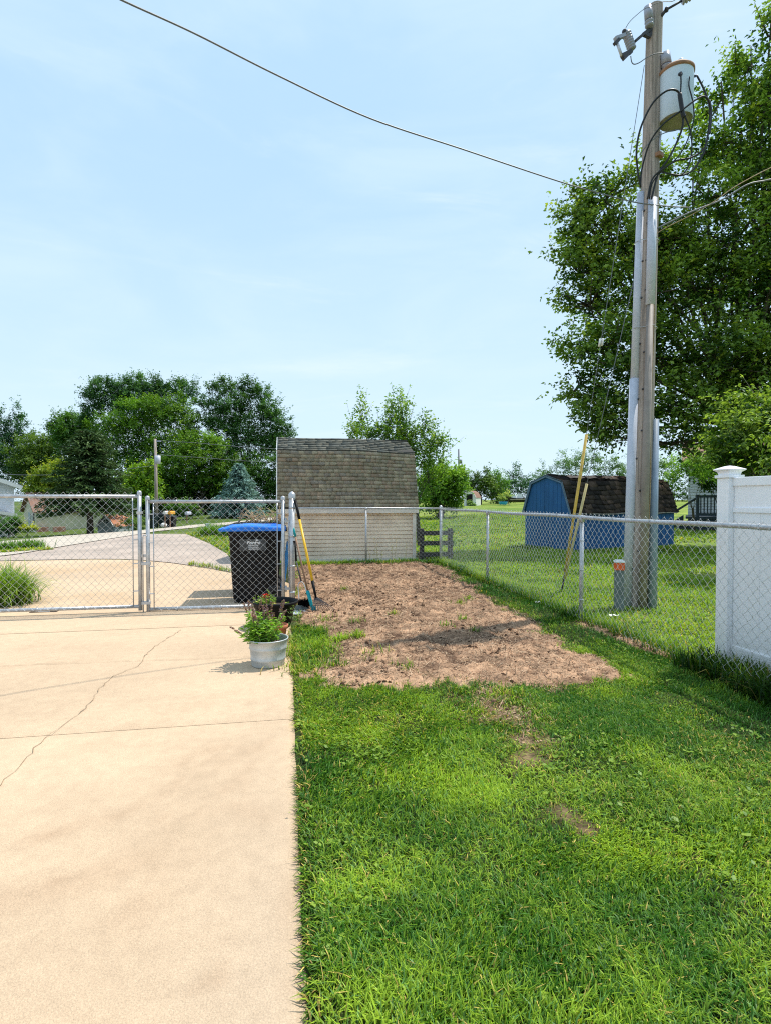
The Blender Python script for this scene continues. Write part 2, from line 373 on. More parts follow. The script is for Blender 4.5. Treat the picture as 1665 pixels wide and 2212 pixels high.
# ------------------------------------------------------------------ driveway slabs
padcurve = [(-14, 14.2), (-9, 14.4), (-6.6, 14.45), (-4.66, 14.5), (-3.9, 14.3), (-3.27, 13.9), (-2.6, 13.3), (-1.93, 12.5), (-1.5, 11.95), (-1.0, 11.2), (-.4, 10.3), (EDGE, 9.7)]
def pad_end(x): return np.interp(x, [p[0] for p in padcurve], [p[1] for p in padcurve])
bands = [(-6, .6), (.6, 3.67), (3.67, 6.55), (6.55, 8.8), (8.8, 99)]
stains = [([(0, 1842), (120, 1808), (250, 1765), (380, 1700), (470, 1660), (560, 1622)], .05, .22), ([(300, 1985), (350, 1890), (420, 1860)], .09, .1), ([(380, 1660), (440, 1625), (510, 1612), (560, 1640), (500, 1700), (440, 1745)], .05, .14),
          ([(430, 1760), (520, 1745), (570, 1770)], .06, .10), ([(0, 1960), (200, 1905), (330, 1850)], .10, .10), ([(0, 1445), (160, 1430), (240, 1426)], .05, .1), ([(60, 1400), (160, 1388)], .06, .07), ([(455, 2120), (480, 2116)], .03, .3), ([(470, 2020), (500, 2050)], .03, .12), ([(640, 1900), (650, 2000), (655, 2120)], .06, .16), ([(100, 1930), (135, 1895)], .015, .2), ([(500, 1500), (350, 1560), (100, 1640)], .12, .07), ([(420, 1660), (470, 1640), (540, 1622), (590, 1600)], .02, .16), ([(350, 1815), (362, 1790), (345, 1760)], .02, .16), ([(470, 1810), (520, 1720), (560, 1640)], .015, .13), ([(0, 1300), (300, 1290)], .2, .05)]
V = []; F = []; COLS = []; base = 0
for k, (y0, y1) in enumerate(bands):
    xs = axis([(-14, -5, .5), (-5, EDGE, .05)])
    for half in (0,):
        n = 60
        ts = np.linspace(0, 1, n+1)
        X = np.repeat(xs[None], n+1, 0)
        yend = pad_end(xs) if y1 > 50 else np.full(len(xs), y1-.005)
        yst = np.full(len(xs), y0+.005)
        Y = yst[None]*(1-ts[:, None])+yend[None]*ts[:, None]
        wob = (fbm(Y*1.7, Y*0+3, 77)-.5)*.03
        X = np.where(X >= EDGE-1e-6, X+wob, X)
        Z = H(X, Y)+.002+.004*(fbm(X*.5, Y*.5, 12)-.5)+(.002 if k % 2 else 0)
        Z[0] -= .012; Z[-1] -= .012; Z[:, -1] -= .012
        s = np.zeros(X.shape)
        for pts, w, a in stains:
            q = [gp(*p)[:2] for p in pts]
            dd = seg_dist(X, Y, q)
            s = np.maximum(s, 1.2*a*np.exp(-(dd/w)**2)*np.clip((fbm(X*7, Y*7, 41)-.22)*2.0, 0, 1)*(.5+fbm(X*1.3, Y*1.3, 43)))
        big = fbm(X*.55+9, Y*.9, 51)
        cc = np.array([.58, .425, .285])[None, None]*((.82+.34*big)*(.93+.14*fbm(X*4, Y*6, 55)))[..., None]
        # the slab turns greyer toward the lawn edge and the near end
        gr = np.clip(sstep(-.55, .02, X)*.30*sstep(4.5, 1.0, Y)+.10*sstep(3, .8, Y)*fbm(X*2, Y*2, 66), 0, 1)[..., None]
        cc = cc*(1-gr)+np.array([.50, .40, .30])*gr
        cc = cc*(1-s[..., None]*np.array([.62, .80, .90]))
        rust = sstep(.62, .8, fbm(X*.8+4, Y*.5, 71))[..., None]*.35
        cc = cc*(1-rust)+np.array([.47, .30, .15])*rust
        V.append(np.c_[X.ravel(), Y.ravel(), Z.ravel()]); COLS.append(cc.reshape(-1, 3))
        m_ = len(xs); q = (np.arange(n)[:, None]*m_+np.arange(m_-1)[None]).ravel()+base
        F.append(np.c_[q, q+1, q+m_+1, q+m_]); base += (n+1)*m_
        # outer side face along the lawn and the joints
        e = base-(n+1)*m_+np.arange(n+1)*m_+m_-1
        vb = V[-1][e-(base-(n+1)*m_)]-np.array([0, 0, .09]); V.append(vb); COLS.append(np.tile([.2, .16, .11], (n+1, 1)))
        b0 = base; F.append(np.c_[e[:-1], b0+np.arange(n), b0+np.arange(n)+1, e[1:]]); base += n+1
M['concrete'] = pmat('warm_concrete', (1, 1, 1), .88, .07, 14, .6, 170, attr=True, spec=.15, fine=.17, dirt=(.40, .275, .165), dirtscale=11, dirtlo=.66)
drive = np_obj('driveway', np.concatenate(V), F, M['concrete'], col=np.concatenate(COLS))
tag(drive, kind='structure')
M['crack'] = pmat('crack_shadow', (.24, .165, .10), .95, .3, 9, 0)
def crack(pts, w, seed):
    r = random.Random(seed); q = []
    for a, b in zip(pts[:-1], pts[1:]):
        pa, pb = gp(*a), gp(*b); n = max(2, int(np.linalg.norm(pb-pa)/.05))
        for k in range(n):
            p = pa+(pb-pa)*k/n; q.append(p+np.array([r.uniform(-.012, .012), r.uniform(-.012, .012), 0]))
    q.append(gp(*pts[-1])); m = MB(); L = []
    for i, p in enumerate(q):
        tdir = q[min(i+1, len(q)-1)]-q[max(i-1, 0)]; nrm = np.array([-tdir[1], tdir[0], 0]); nrm /= np.linalg.norm(nrm)+1e-9
        ww = w*r.uniform(.3, 1.2); z = float(H(p[0], p[1]))+.009
        L += [(p[0]+nrm[0]*ww/2, p[1]+nrm[1]*ww/2, z), (p[0]-nrm[0]*ww/2, p[1]-nrm[1]*ww/2, z)]
    m.add(L, [(2*i, 2*i+1, 2*i+3, 2*i+2) for i in range(len(q)-1)])
    m.build('crack', M['crack'], drive)
crack([(-40, 1745), (0, 1704), (30, 1670), (60, 1640), (85, 1610), (115, 1588), (150, 1562), (190, 1528), (212, 1495), (245, 1464), (300, 1440), (318, 1412), (345, 1392), (392, 1362)], .0055, 1)
crack([(-20, 1442), (80, 1437), (180, 1434), (300, 1431), (420, 1426), (545, 1420)], .004, 2)
# ------------------------------------------------------------------ street and apron
def drape(name, poly, off, mat, step=.5, colfn=None):
    poly = np.array(poly); x0, y0 = poly.min(0); x1, y1 = poly.max(0)
    import bmesh
    me = bpy.data.meshes.new(name); bm = bmesh.new()
    f = bm.faces.new([bm.verts.new((x, y, 0)) for x, y in poly])
    for ax, lo, hi in ((0, x0, x1), (1, y0, y1)):
        for cc in np.arange(lo+step, hi, step):
            co = (cc, 0, 0) if ax == 0 else (0, cc, 0); no = (1, 0, 0) if ax == 0 else (0, 1, 0)
            bmesh.ops.bisect_plane(bm, geom=bm.verts[:]+bm.edges[:]+bm.faces[:], plane_co=co, plane_no=no, dist=1e-5)
    vs = np.array([v.co[:] for v in bm.verts]); hz = H(vs[:, 0], vs[:, 1])+off
    for v, z in zip(bm.verts, hz): v.co.z = z
    bmesh.ops.recalc_face_normals(bm, faces=bm.faces); bm.to_mesh(me); bm.free()
    if me.polygons and me.polygons[0].normal.z < 0: me.flip_normals()
    me.polygons.foreach_set('use_smooth', [True]*len(me.polygons))
    me.materials.append(mat); o = bpy.data.objects.new(name, me); C.objects.link(o); tag(o, kind='structure'); return o
M['asphalt'] = pmat('worn_asphalt', (.42, .335, .275), .9, .18, .7, .3, 60, dirt=(.25, .21, .18), dirtscale=.5, dirtlo=.5, stretch=(1, .6, 1), fine=.14)
M['street'] = pmat('pale_street', (.50, .43, .35), .9, .12, .5, .2, 60, fine=.1)
far_edge = [gp(x, y)[:2] for x, y in [(47, 1167), (120, 1160), (200, 1154), (294, 1147), (390, 1138), (479, 1130), (540, 1124), (595, 1118)]]
d0 = far_edge[-1]-far_edge[-2]; d0 /= np.linalg.norm(d0)
l0 = far_edge[0]-far_edge[1]; l0 /= np.linalg.norm(l0)
far_edge = [far_edge[0]+l0*25, far_edge[0]+l0*8]+far_edge+[far_edge[-1]+d0*12, far_edge[-1]+d0*30]
near_edge = []
for i, p in enumerate(far_edge):
    tdir = far_edge[min(i+1, len(far_edge)-1)]-far_edge[max(i-1, 0)]; tdir /= np.linalg.norm(tdir)
    near_edge.append(p+np.array([tdir[1], -tdir[0]])*6.0)
street = drape('street', far_edge+near_edge[::-1], .035, M['street'], 1.0)
tipL, tipR = gp(116, 1188)[:2], gp(401, 1154)[:2]
apron = [(x_, y_-.05) for x_, y_ in padcurve[:10]]+[(-1.2, 13.0), (-1.58, 15.4), tuple(gp(455, 1176)[:2]), tuple(tipR), tuple(tipR+np.array([-3.5, 4])), tuple(tipL+np.array([-5, 7])), tuple(tipL), tuple(gp(0, 1197)[:2]), (-14, 16.4)]
drape('driveway_apron', apron, .012, M['asphalt'], .5)
# ------------------------------------------------------------------ mulch bed
mx = axis([(-.1, 3.6, .025)]); my = axis([(2.6, 12.5, .03)])
MX, MY = np.meshgrid(mx, my); ax_, ay_ = MX.ravel(), MY.ravel()
m0 = mulch_mask(ax_, ay_, False)
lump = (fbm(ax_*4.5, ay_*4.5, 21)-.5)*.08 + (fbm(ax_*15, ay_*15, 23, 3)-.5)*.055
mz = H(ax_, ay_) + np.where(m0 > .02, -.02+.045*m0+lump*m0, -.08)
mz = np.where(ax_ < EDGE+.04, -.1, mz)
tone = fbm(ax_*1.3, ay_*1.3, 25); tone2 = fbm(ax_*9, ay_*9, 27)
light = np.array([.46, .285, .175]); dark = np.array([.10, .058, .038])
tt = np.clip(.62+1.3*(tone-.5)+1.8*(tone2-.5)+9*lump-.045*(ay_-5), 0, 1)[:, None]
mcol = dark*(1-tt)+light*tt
nx, ny = len(mx), len(my); ii = (np.arange(ny-1)[:, None]*nx+np.arange(nx-1)[None]).ravel()
mf = np.c_[ii, ii+1, ii+nx+1, ii+nx]; keep = (m0[mf] > .01).any(1)
M['mulch'] = pmat('mulch_ground', (1, 1, 1), .95, .3, 7, .8, 70, attr=True, spec=.1, fine=.35)
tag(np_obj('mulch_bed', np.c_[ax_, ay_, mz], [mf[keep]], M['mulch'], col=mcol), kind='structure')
from numpy import interp
def mulch_z(x, y):
    fx = np.clip((x-mx[0])/.025, 0, nx-1.001); fy = np.clip((y-my[0])/.03, 0, ny-1.001)
    i, j = fx.astype(int), fy.astype(int); Z = mz.reshape(ny, nx); return np.maximum(Z[j, i], H(x, y)+.004)
# ------------------------------------------------------------------ blades, chips
def blades(P, L, W, yaw, lean, colr, curve=.5, tip=None):
    """grass blades: 5 vertices each"""
    n = len(P); dx, dy = np.cos(yaw), np.sin(yaw); sx, sy = -np.sin(yaw), np.cos(yaw)
    def pt(f, w, sgn):
        a = lean*(1-curve)+lean*curve*2*f*.8
        hor = L*f*np.sin(a*(.5+.5*f)); ver = L*f*np.cos(a*(.5+.5*f))
        return np.c_[P[:, 0]+dx*hor+sgn*sx*W*w, P[:, 1]+dy*hor+sgn*sy*W*w, P[:, 2]+ver]
    vs = np.stack([pt(0, .45, -1), pt(0, .45, 1), pt(.55, .5, 1), pt(.55, .5, -1), pt(1, 0, 1)], 1).reshape(-1, 3)
    b = np.arange(n)*5
    c = np.repeat(colr, 5, 0).reshape(n, 5, 3).copy(); c[:, :2] *= .22; c[:, 4] *= 1.5  # shade painted on the roots, light on the tips
    return vs, [np.c_[b, b+1, b+2, b+3], np.c_[b+3, b+2, b+4]], c.reshape(-1, 3)
def scatter(n, x0, x1, y0, y1): return RNG.uniform(x0, x1, n), RNG.uniform(y0, y1, n)
def grass_cols(x, y, n, farl=0.0):
    k = RNG.random(n)[:, None]; big = fbm(x*1.1, y*1.1, 61)[:, None]; mid = fbm(x*4, y*4, 63)[:, None]
    a = np.array([.020, .070, .008]); b = np.array([.17, .255, .034]); dryc = np.array([.30, .235, .11]); blue = np.array([.055, .12, .05])
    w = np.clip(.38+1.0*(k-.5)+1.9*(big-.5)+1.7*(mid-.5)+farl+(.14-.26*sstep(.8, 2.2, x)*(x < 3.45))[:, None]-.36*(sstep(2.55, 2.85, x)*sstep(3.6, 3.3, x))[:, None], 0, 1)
    c = a*(1-w)+b*w
    bl = (RNG.random(n) < .12)[:, None]; c = np.where(bl, blue*(.7+.8*k), c)
    patch = .6*np.clip((fbm(x*1.7+5, y*1.7, 65)-.56)*6, 0, 1)+1.5*np.clip(mulch_mask(x, y)*(x < 3.2), 0, .6)*(y < 4.2)
    dr = (RNG.random(n) < .025+.16*patch+.14*sstep(.16, .04, x)*(x < .3))[:, None]
    return np.where(dr, dryc*(.5+.9*RNG.random(n)[:, None]), c)
gparts = []
def add_grass(n, x0, x1, y0, y1, L0, L1, W, dens, farl=0.0, lean=(.2, 1.15)):
    x, y = scatter(n, x0, x1, y0, y1)
    keep = RNG.random(n) < dens(x, y)
    x, y = x[keep], y[keep]; m = len(x)
    P = np.c_[x, y, H(x, y)-.004]
    tall = fbm(x*2.3, y*2.3, 67)*np.where(x < 3.45, 1.12-.3*sstep(.6, 2.0, x), 1)
    L = RNG.uniform(L0, L1, m)*(.45+.9*tall)
    yaw = RNG.uniform(0, 2*PI, m)*.7+2*PI*fbm(x*1.5, y*1.5, 69)*1.3
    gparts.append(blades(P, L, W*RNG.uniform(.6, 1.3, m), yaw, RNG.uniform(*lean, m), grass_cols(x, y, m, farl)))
def d_near(x, y):
    d = 1-np.clip(mulch_mask(x, y)*1.15, 0, 1)
    d = d*np.clip((x-EDGE-.03)/.03, 0, 1)
    thin = np.clip((fbm(x*2.6+3, y*2.6, 73)-.25)*3.2, .35, 1)
    inview = ((x < .25+1.0*(y+.15)*1.0) | (x < 1.2))
    return d*thin*inview
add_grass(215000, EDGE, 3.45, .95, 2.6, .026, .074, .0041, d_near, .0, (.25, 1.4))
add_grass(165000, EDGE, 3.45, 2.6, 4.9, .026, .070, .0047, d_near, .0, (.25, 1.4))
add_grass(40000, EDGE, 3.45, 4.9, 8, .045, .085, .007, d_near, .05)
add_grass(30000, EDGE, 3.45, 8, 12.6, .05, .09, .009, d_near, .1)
def broadleaf(n, x0, x1, y0, y1, dens, seed):
    r = np.random.default_rng(seed); cx, cy = r.uniform(x0, x1, n), r.uniform(y0, y1, n); k = (fbm(cx*1.2, cy*1.2, seed) > .5)*(mulch_mask(cx, cy) < .2); cx, cy = cx[k > 0], cy[k > 0]; n = len(cx)
    nl_ = 9; P_ = np.repeat(np.c_[cx, cy, H(cx, cy)+.012], nl_, 0)+np.c_[r.normal(0, .022, (n*nl_, 2)), r.uniform(0, .02, n*nl_)]; m = len(P_)
    a = r.uniform(0, 2*PI, m); L = r.uniform(.014, .032, m)[:, None]; d = np.c_[np.cos(a), np.sin(a), r.uniform(-.1, .5, m)]; s = np.c_[-np.sin(a), np.cos(a), r.normal(0, .2, m)]*L*.33
    V = np.stack([P_, P_+d*L*.5+s, P_+d*L, P_+d*L*.5-s, P_+d*L*.75], 1).reshape(-1, 3); b = np.arange(m)*5
    g = r.random((m, 1)); c = np.array([.05, .11, .02])*(1-g)+np.array([.14, .21, .05])*g
    gparts.append((V, [np.c_[b, b+1, b+4, b+3], np.c_[b+1, b+2, b+4], np.c_[b+3, b+4, b+2]], np.repeat(c, 5, 0)))
broadleaf(900, EDGE+.03, 3.3, 1.0, 5, 1, 301)
# ragged longer edge along the slab, leaning over the concrete
ne = 4200; ye = RNG.uniform(1.0, 6.3, ne); xe = EDGE+.012+RNG.gamma(1.2, .025, ne)
ke = RNG.random(ne) < np.clip((fbm(ye*3, ye*0, 79)-.2)*2.4, .08, 1); ye, xe = ye[ke], xe[ke]; ne = len(xe)
gparts.append(blades(np.c_[xe, ye, np.full(ne, -.004)], RNG.uniform(.025, .075, ne), RNG.uniform(.0035, .006, ne), PI+RNG.normal(0, .9, ne), RNG.uniform(.5, 1.35, ne), grass_cols(xe, ye, ne)*RNG.uniform(.5, 1.1, ne)[:, None]))
def join_np(parts):
    V = np.concatenate([p[0] for p in parts]); Cc = np.concatenate([p[2] for p in parts]); o = 0; F = []
    for p in parts:
        F += [f+o for f in p[1]]; o += len(p[0])
    return V, F, Cc
V, F, Cc = join_np(gparts); tag(np_obj('lawn_grass', V, F, M['grass'], col=Cc), 'thick green lawn grass between the concrete and the side fence', 'grass', kind='stuff')
gparts = []
d_far = lambda x, y: np.where((x < 4.0) & (y < 4.2) & (x > 3.4), .35, .8)*(.5+.6*fbm(x*1.2, y*1.2, 83))*(1-np.clip(mulch_mask(x, y)*1.1, 0, 1)*(x < 4))
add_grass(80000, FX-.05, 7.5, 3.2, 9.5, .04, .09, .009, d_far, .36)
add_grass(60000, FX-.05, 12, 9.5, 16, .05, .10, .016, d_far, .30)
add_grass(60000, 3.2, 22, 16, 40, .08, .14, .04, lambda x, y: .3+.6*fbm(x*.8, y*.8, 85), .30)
# rank grass at the foot of the vinyl fence, its shade painted into the blades
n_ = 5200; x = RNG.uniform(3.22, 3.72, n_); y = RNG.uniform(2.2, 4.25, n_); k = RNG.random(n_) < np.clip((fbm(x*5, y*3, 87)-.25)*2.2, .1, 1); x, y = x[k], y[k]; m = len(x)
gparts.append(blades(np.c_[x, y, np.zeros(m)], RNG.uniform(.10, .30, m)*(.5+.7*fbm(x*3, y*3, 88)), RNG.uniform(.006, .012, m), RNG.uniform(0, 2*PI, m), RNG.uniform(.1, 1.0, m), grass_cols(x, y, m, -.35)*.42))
# tall unmown fringe along the foot of the side fence
x, y = scatter(9000, FX-.07, FX+.16, 3.3, 12.3); k = RNG.random(9000) < fbm(x*4, y*4, 89); x, y = x[k], y[k]; m = len(x)
gparts.append(blades(np.c_[x, y, H(x, y)], RNG.uniform(.07, .2, m), RNG.uniform(.004, .008, m), RNG.uniform(0, 2*PI, m), RNG.uniform(.1, .8, m), grass_cols(x, y, m, .15)))
V, F, Cc = join_np(gparts); tag(np_obj('lawn_grass', V, F, M['grass'], col=Cc), 'sunlit yellowish green grass of the neighbouring lawn beyond the side fence', 'grass', kind='stuff')
# grass on the street-side islands
gparts = []
isl = [np.array([tuple(tipR), tuple(gp(455, 1176)[:2]), (-1.58, 15.4), (-1.2, 12.9), (-.4, 10.9), (.0, 13), (-.3, 16), (1, 26), tuple(tipR+np.array([3.5, 9])), tuple(tipR+np.array([.5, 3]))]),
       np.array([tuple(tipL), tuple(gp(0, 1197)[:2]), (-14, 16.5), (-14, 19), tuple(tipL+np.array([-3, 3]))])]
for poly in isl:
    (x0, y0), (x1, y1) = poly.min(0), poly.max(0)
    add_grass(22000, x0, x1, y0, y1, .08, .15, .03, lambda x, y: in_poly(x, y, poly)*1.0, .2)
x, y = scatter(1500, -2.1, -1.0, 11.2, 12.9); k = np.abs(y-pad_end(x)-.05) < .16; x, y = x[k], y[k]; m = len(x)
gparts.append(blades(np.c_[x, y, H(x, y)], RNG.uniform(.06, .14, m), np.full(m, .012), RNG.uniform(0, 2*PI, m), RNG.uniform(.1, .9, m), grass_cols(x, y, m, .1)))
V, F, Cc = join_np(gparts); tag(np_obj('verge_grass', V, F, M['grass'], col=Cc), 'green verge grass along the street and the driveway apron', 'grass', kind='stuff')
# straw and chips on the mulch
n = 125000; x, y = scatter(n, .1, 3.45, 3.0, 12.3); k = (RNG.random(n) < mulch_mask(x, y)*np.clip(1.25-.07*y, .35, 1)); x, y = x[k], y[k]; m = len(x)
z = mulch_z(x, y)+.004
ln = (RNG.gamma(1.6, .013, m)+.008)*(1+.03*(y-4)); wd = RNG.uniform(.0018, .006, m)*(1+.05*(y-4)); yw = RNG.uniform(0, PI, m); tl = RNG.normal(0, .28, m)
dv = np.c_[np.cos(yw)*np.cos(tl), np.sin(yw)*np.cos(tl), np.sin(tl)]*ln[:, None]/2; sv = np.c_[-np.sin(yw), np.cos(yw), RNG.normal(0, .4, m)]*wd[:, None]/2
P = np.c_[x, y, z+np.abs(np.sin(tl))*ln/2]
V = np.stack([P-dv-sv, P-dv+sv, P+dv+sv*.6, P+dv-sv*.6], 1).reshape(-1, 3)
kk = RNG.random(m)[:, None]
cc = np.where(kk < .5, np.array([.58, .41, .27]), np.where(kk < .78, np.array([.38, .23, .15]), np.array([.08, .05, .035])))*RNG.uniform(.6, 1.25, (m, 1))
b = np.arange(m)*4
tag(np_obj('mulch_debris', V, [np.c_[b, b+1, b+2, b+3]], M['debris'], col=np.repeat(cc, 4, 0)), 'pale straw and wood chips strewn over the bare bed', 'debris', kind='stuff')
# dark crumbly clods
nc = 5200; x, y = scatter(nc, .15, 3.4, 3.4, 12.2); k = RNG.random(nc) < mulch_mask(x, y)*np.clip((fbm(x*1.6, y*1.6, 97)-.35)*3.5, .05, 1); x, y = x[k], y[k]; m = len(x)
sz = np.minimum(RNG.gamma(1.5, .0042, m)+.005, .019); ico = np.array([(0, 0, 1), (.9, 0, .3), (.28, .86, .3), (-.73, .53, .3), (-.73, -.53, .3), (.28, -.86, .3), (.73, .53, -.5), (-.28, .86, -.5), (-.9, 0, -.5), (-.28, -.86, -.5), (.73, -.53, -.5)])
V = (ico[None]*(1+RNG.normal(0, .25, (m, 11, 1))))*np.stack([sz*1.3, sz*1.1, sz*.75], -1)[:, None]+np.c_[x, y, mulch_z(x, y)+sz*.25][:, None]
tri = np.array([(0, 1, 2), (0, 2, 3), (0, 3, 4), (0, 4, 5), (0, 5, 1), (1, 6, 2), (2, 7, 3), (3, 8, 4), (4, 9, 5), (5, 10, 1), (2, 6, 7), (3, 7, 8), (4, 8, 9), (5, 9, 10), (1, 10, 6)])
cc = np.where(RNG.random((m, 1)) < .6, np.array([.10, .06, .04]), np.array([.27, .165, .105]))*RNG.uniform(.6, 1.2, (m, 1))
tag(np_obj('soil_clods', V.reshape(-1, 3), [(tri[None]+np.arange(m)[:, None, None]*11).reshape(-1, 3)], M['debris'], col=np.repeat(cc, 11, 0)), 'dark crumbly soil clods lying all over the bare bed', 'soil', kind='stuff')
# weeds and small tufts on the mulch
parts = []
for px, py, r, nn in [(655, 1385, .22, 500), (650, 1412, .2, 420), (690, 1370, .1, 160), (738, 1384, .07, 130), (772, 1383, .06, 110), (670, 1400, .12, 260), (690, 1420, .08, 140), (660, 1445, .18, 260), (745, 1280, .06, 40), (990, 1310, .08, 50), (1015, 1300, .06, 30), (1000, 1345, .05, 40), (960, 1360, .08, 30), (850, 1335, .05, 25), (800, 1420, .12, 40), (880, 1450, .1, 30), (1025, 1370, .05, 40), (1070, 1230, .06, 40), (730, 1445, .1, 60), (1000, 1500, .08, 120), (1100, 1505, .12, 120), (770, 1350, .1, 40), (700, 1345, .12, 50)]:
    g = gp(px, py); x = g[0]+RNG.normal(0, r*.6, nn); y = g[1]+RNG.normal(0, r*.6, nn); m = nn
    parts.append(blades(np.c_[x, y, np.maximum(H(x, y), mulch_z(x, y))-.004], RNG.uniform(.04, .11, m), RNG.uniform(.004, .009, m), RNG.uniform(0, 2*PI, m), RNG.uniform(.1, 1.1, m), grass_cols(x, y, m, .25)))
x = RNG.uniform(.1, 3.5, 2600); y = 12.25+RNG.normal(0, .12, 2600); m = len(x)
parts.append(blades(np.c_[x, y, H(x, y)], RNG.uniform(.06, .16, m)*(.4+fbm(x*3, y*3, 95)), RNG.uniform(.008, .016, m), RNG.uniform(0, 2*PI, m), RNG.uniform(.1, .9, m), grass_cols(x, y, m, .0)))
V, F, Cc = join_np(parts); tag(np_obj('weeds', V, F, M['grass'], col=Cc), 'scattered weeds and grass tufts growing through the bare bed', 'weeds', kind='stuff')
#--PART2--
# ================================================================== chain link
def chain_np(P0, P1, za, zb, name, parent, r=.0024, p=.045, sag=0):
    r = r*.86
    """woven zigzag wires between two ground points; za/zb are (bottom, top) at either end"""
    P0, P1 = np.array(P0, float), np.array(P1, float); L = np.linalg.norm(P1-P0); u = (P1-P0)/L; nrm = np.array([-u[1], u[0]])
    N = max(2, int(round(L/p))); pp = L/N; h = za[1]-za[0]; Mr = max(2, int(round(h/.047)))
    if Mr % 2: Mr += 1
    k = np.arange(N)[:, None]; j = np.arange(Mr+1)[None]
    odd = (j+k) % 2
    s = (k+odd)*pp
    f = s/L
    zlo = za[0]*(1-f)+zb[0]*f; zhi = za[1]*(1-f)+zb[1]*f
    wob = .004*RNG.standard_normal((N, 1))
    z = zlo+(zhi-zlo)*(j/Mr) + .003*RNG.standard_normal((N, Mr+1))
    off = np.where(odd == 1, .0035, -.0035)+wob*.6
    bow = sag*np.sin(f*PI*4)*np.sin(j/Mr*PI)
    X = P0[0]+u[0]*s+nrm[0]*(off+bow); Y = P0[1]+u[1]*s+nrm[1]*(off+bow)
    ring = [(-1, 0), (0, 1), (1, 0), (0, -1)]
    V = np.stack([np.stack([X+(u[0]*a+nrm[0]*b)*r, Y+(u[1]*a+nrm[1]*b)*r, z], -1) for a, b in ring], 2)   # N,M+1,4,3
    base = (np.arange(N)[:, None]*(Mr+1)+np.arange(Mr)[None]).ravel()*4
    F = np.concatenate([np.c_[base+c, base+(c+1) % 4, base+4+(c+1) % 4, base+4+c] for c in range(4)])
    return np_obj(name, V.reshape(-1, 3), [F], M['galvwire'], parent, smooth=True)
def post_mesh(x, y, z0, z1, r, cap=True):
    m = MB(); m.tube([(x, y, z0), (x, y, z1)], r, 16)
    if cap: m.lathe((x, y, z1), [(r*1.25, -.05), (r*1.25, .0), (r*1.15, .012), (r*.75, .03), (r*.3, .042), (.001, .046)], 16)
    return m
# side fence
sf = thing('chain_link_fence', 'long galvanised chain link fence running from the back corner toward the white vinyl fence', 'fence', (FX, 7, 0))
ENDY = -1.2
for i, y in enumerate((12.15, 9.17, 6.05, 2.98, -.1)):
    hp = 1.27 if i == 0 else 1.215
    m = post_mesh(FX+.02, y, -.1, hp, .033 if i == 0 else .024, i == 0)
    if i:
        m.tube([(FX+.02, y, 1.17), (FX+.02, y, 1.25)], .034, 12)
    for zc in (.25, .6, .95): m.tube([(FX+.02, y, zc-.006), (FX+.02, y, zc+.006)], (.036 if i == 0 else .0265), 12)
    m.build('post', M['galv'], sf)
rail = MB(); ys = np.linspace(12.15, ENDY, 26)
rail.tube([(FX+.02, y, 1.225+.006*math.sin(y*2.1)) for y in ys], .0215, 12)
for y in np.arange(11.6, ENDY, -.62): rail.tube([(FX+.02, y-.006, 1.225+.006*math.sin(y*2.1)), (FX+.02, y+.006, 1.225+.006*math.sin(y*2.1))], .026, 10)
rail.build('top_rail', M['galv'], sf)
chain_np((FX-.012, 12.1), (FX-.012, ENDY), (.02, 1.275), (.02, 1.275), 'chain_mesh', sf, r=.0027)
# back fence
bf = thing('chain_link_fence', 'short chain link fence in front of the beige shed wall', 'fence', (1.7, 12.35, 0))
for x in (1.76, .09):
    m = post_mesh(x, 12.37, -.1, 1.24, .022, False); m.tube([(x, 12.37, 1.2), (x, 12.37, 1.265)], .032, 12); m.build('post', M['galv'], bf)
m = MB(); m.tube([(.06, 12.37, 1.245), (1.7, 12.37, 1.25), (3.4, 12.2, 1.235)], .0205, 12); m.build('top_rail', M['galv'], bf)
chain_np((.08, 12.34), (3.38, 12.16), (.02, 1.27), (.02, 1.26), 'chain_mesh', bf, r=.0022)
# short run beside the driveway with the gate post
PX, PY = at(630, 1312, 7.4)[:2]; PX = .075; PY = 7.48
gf = thing('chain_link_fence', 'chain link run seen edge on behind the round capped gate post', 'fence', (PX, PY, 0))
m = post_mesh(PX, PY, -.1, 1.50, .037)
m.build('post', M['galv'], gf)
for z in (1.33, .95, .55, .2): MB().tube([(PX, PY, z-.012), (PX, PY, z+.012)], .041, 16).build('band', M['galv'], gf)
chain_np((PX-.03, PY+.03), (.07, 12.34), (.03, 1.42), (.02, 1.27), 'chain_mesh', gf, r=.0025, sag=.02)
m = MB(); m.tube([(PX-.035, PY+.05, .06), (PX-.035, PY+.05, 1.40)], .008, 6); m.build('tension_bar', M['galv'], gf)
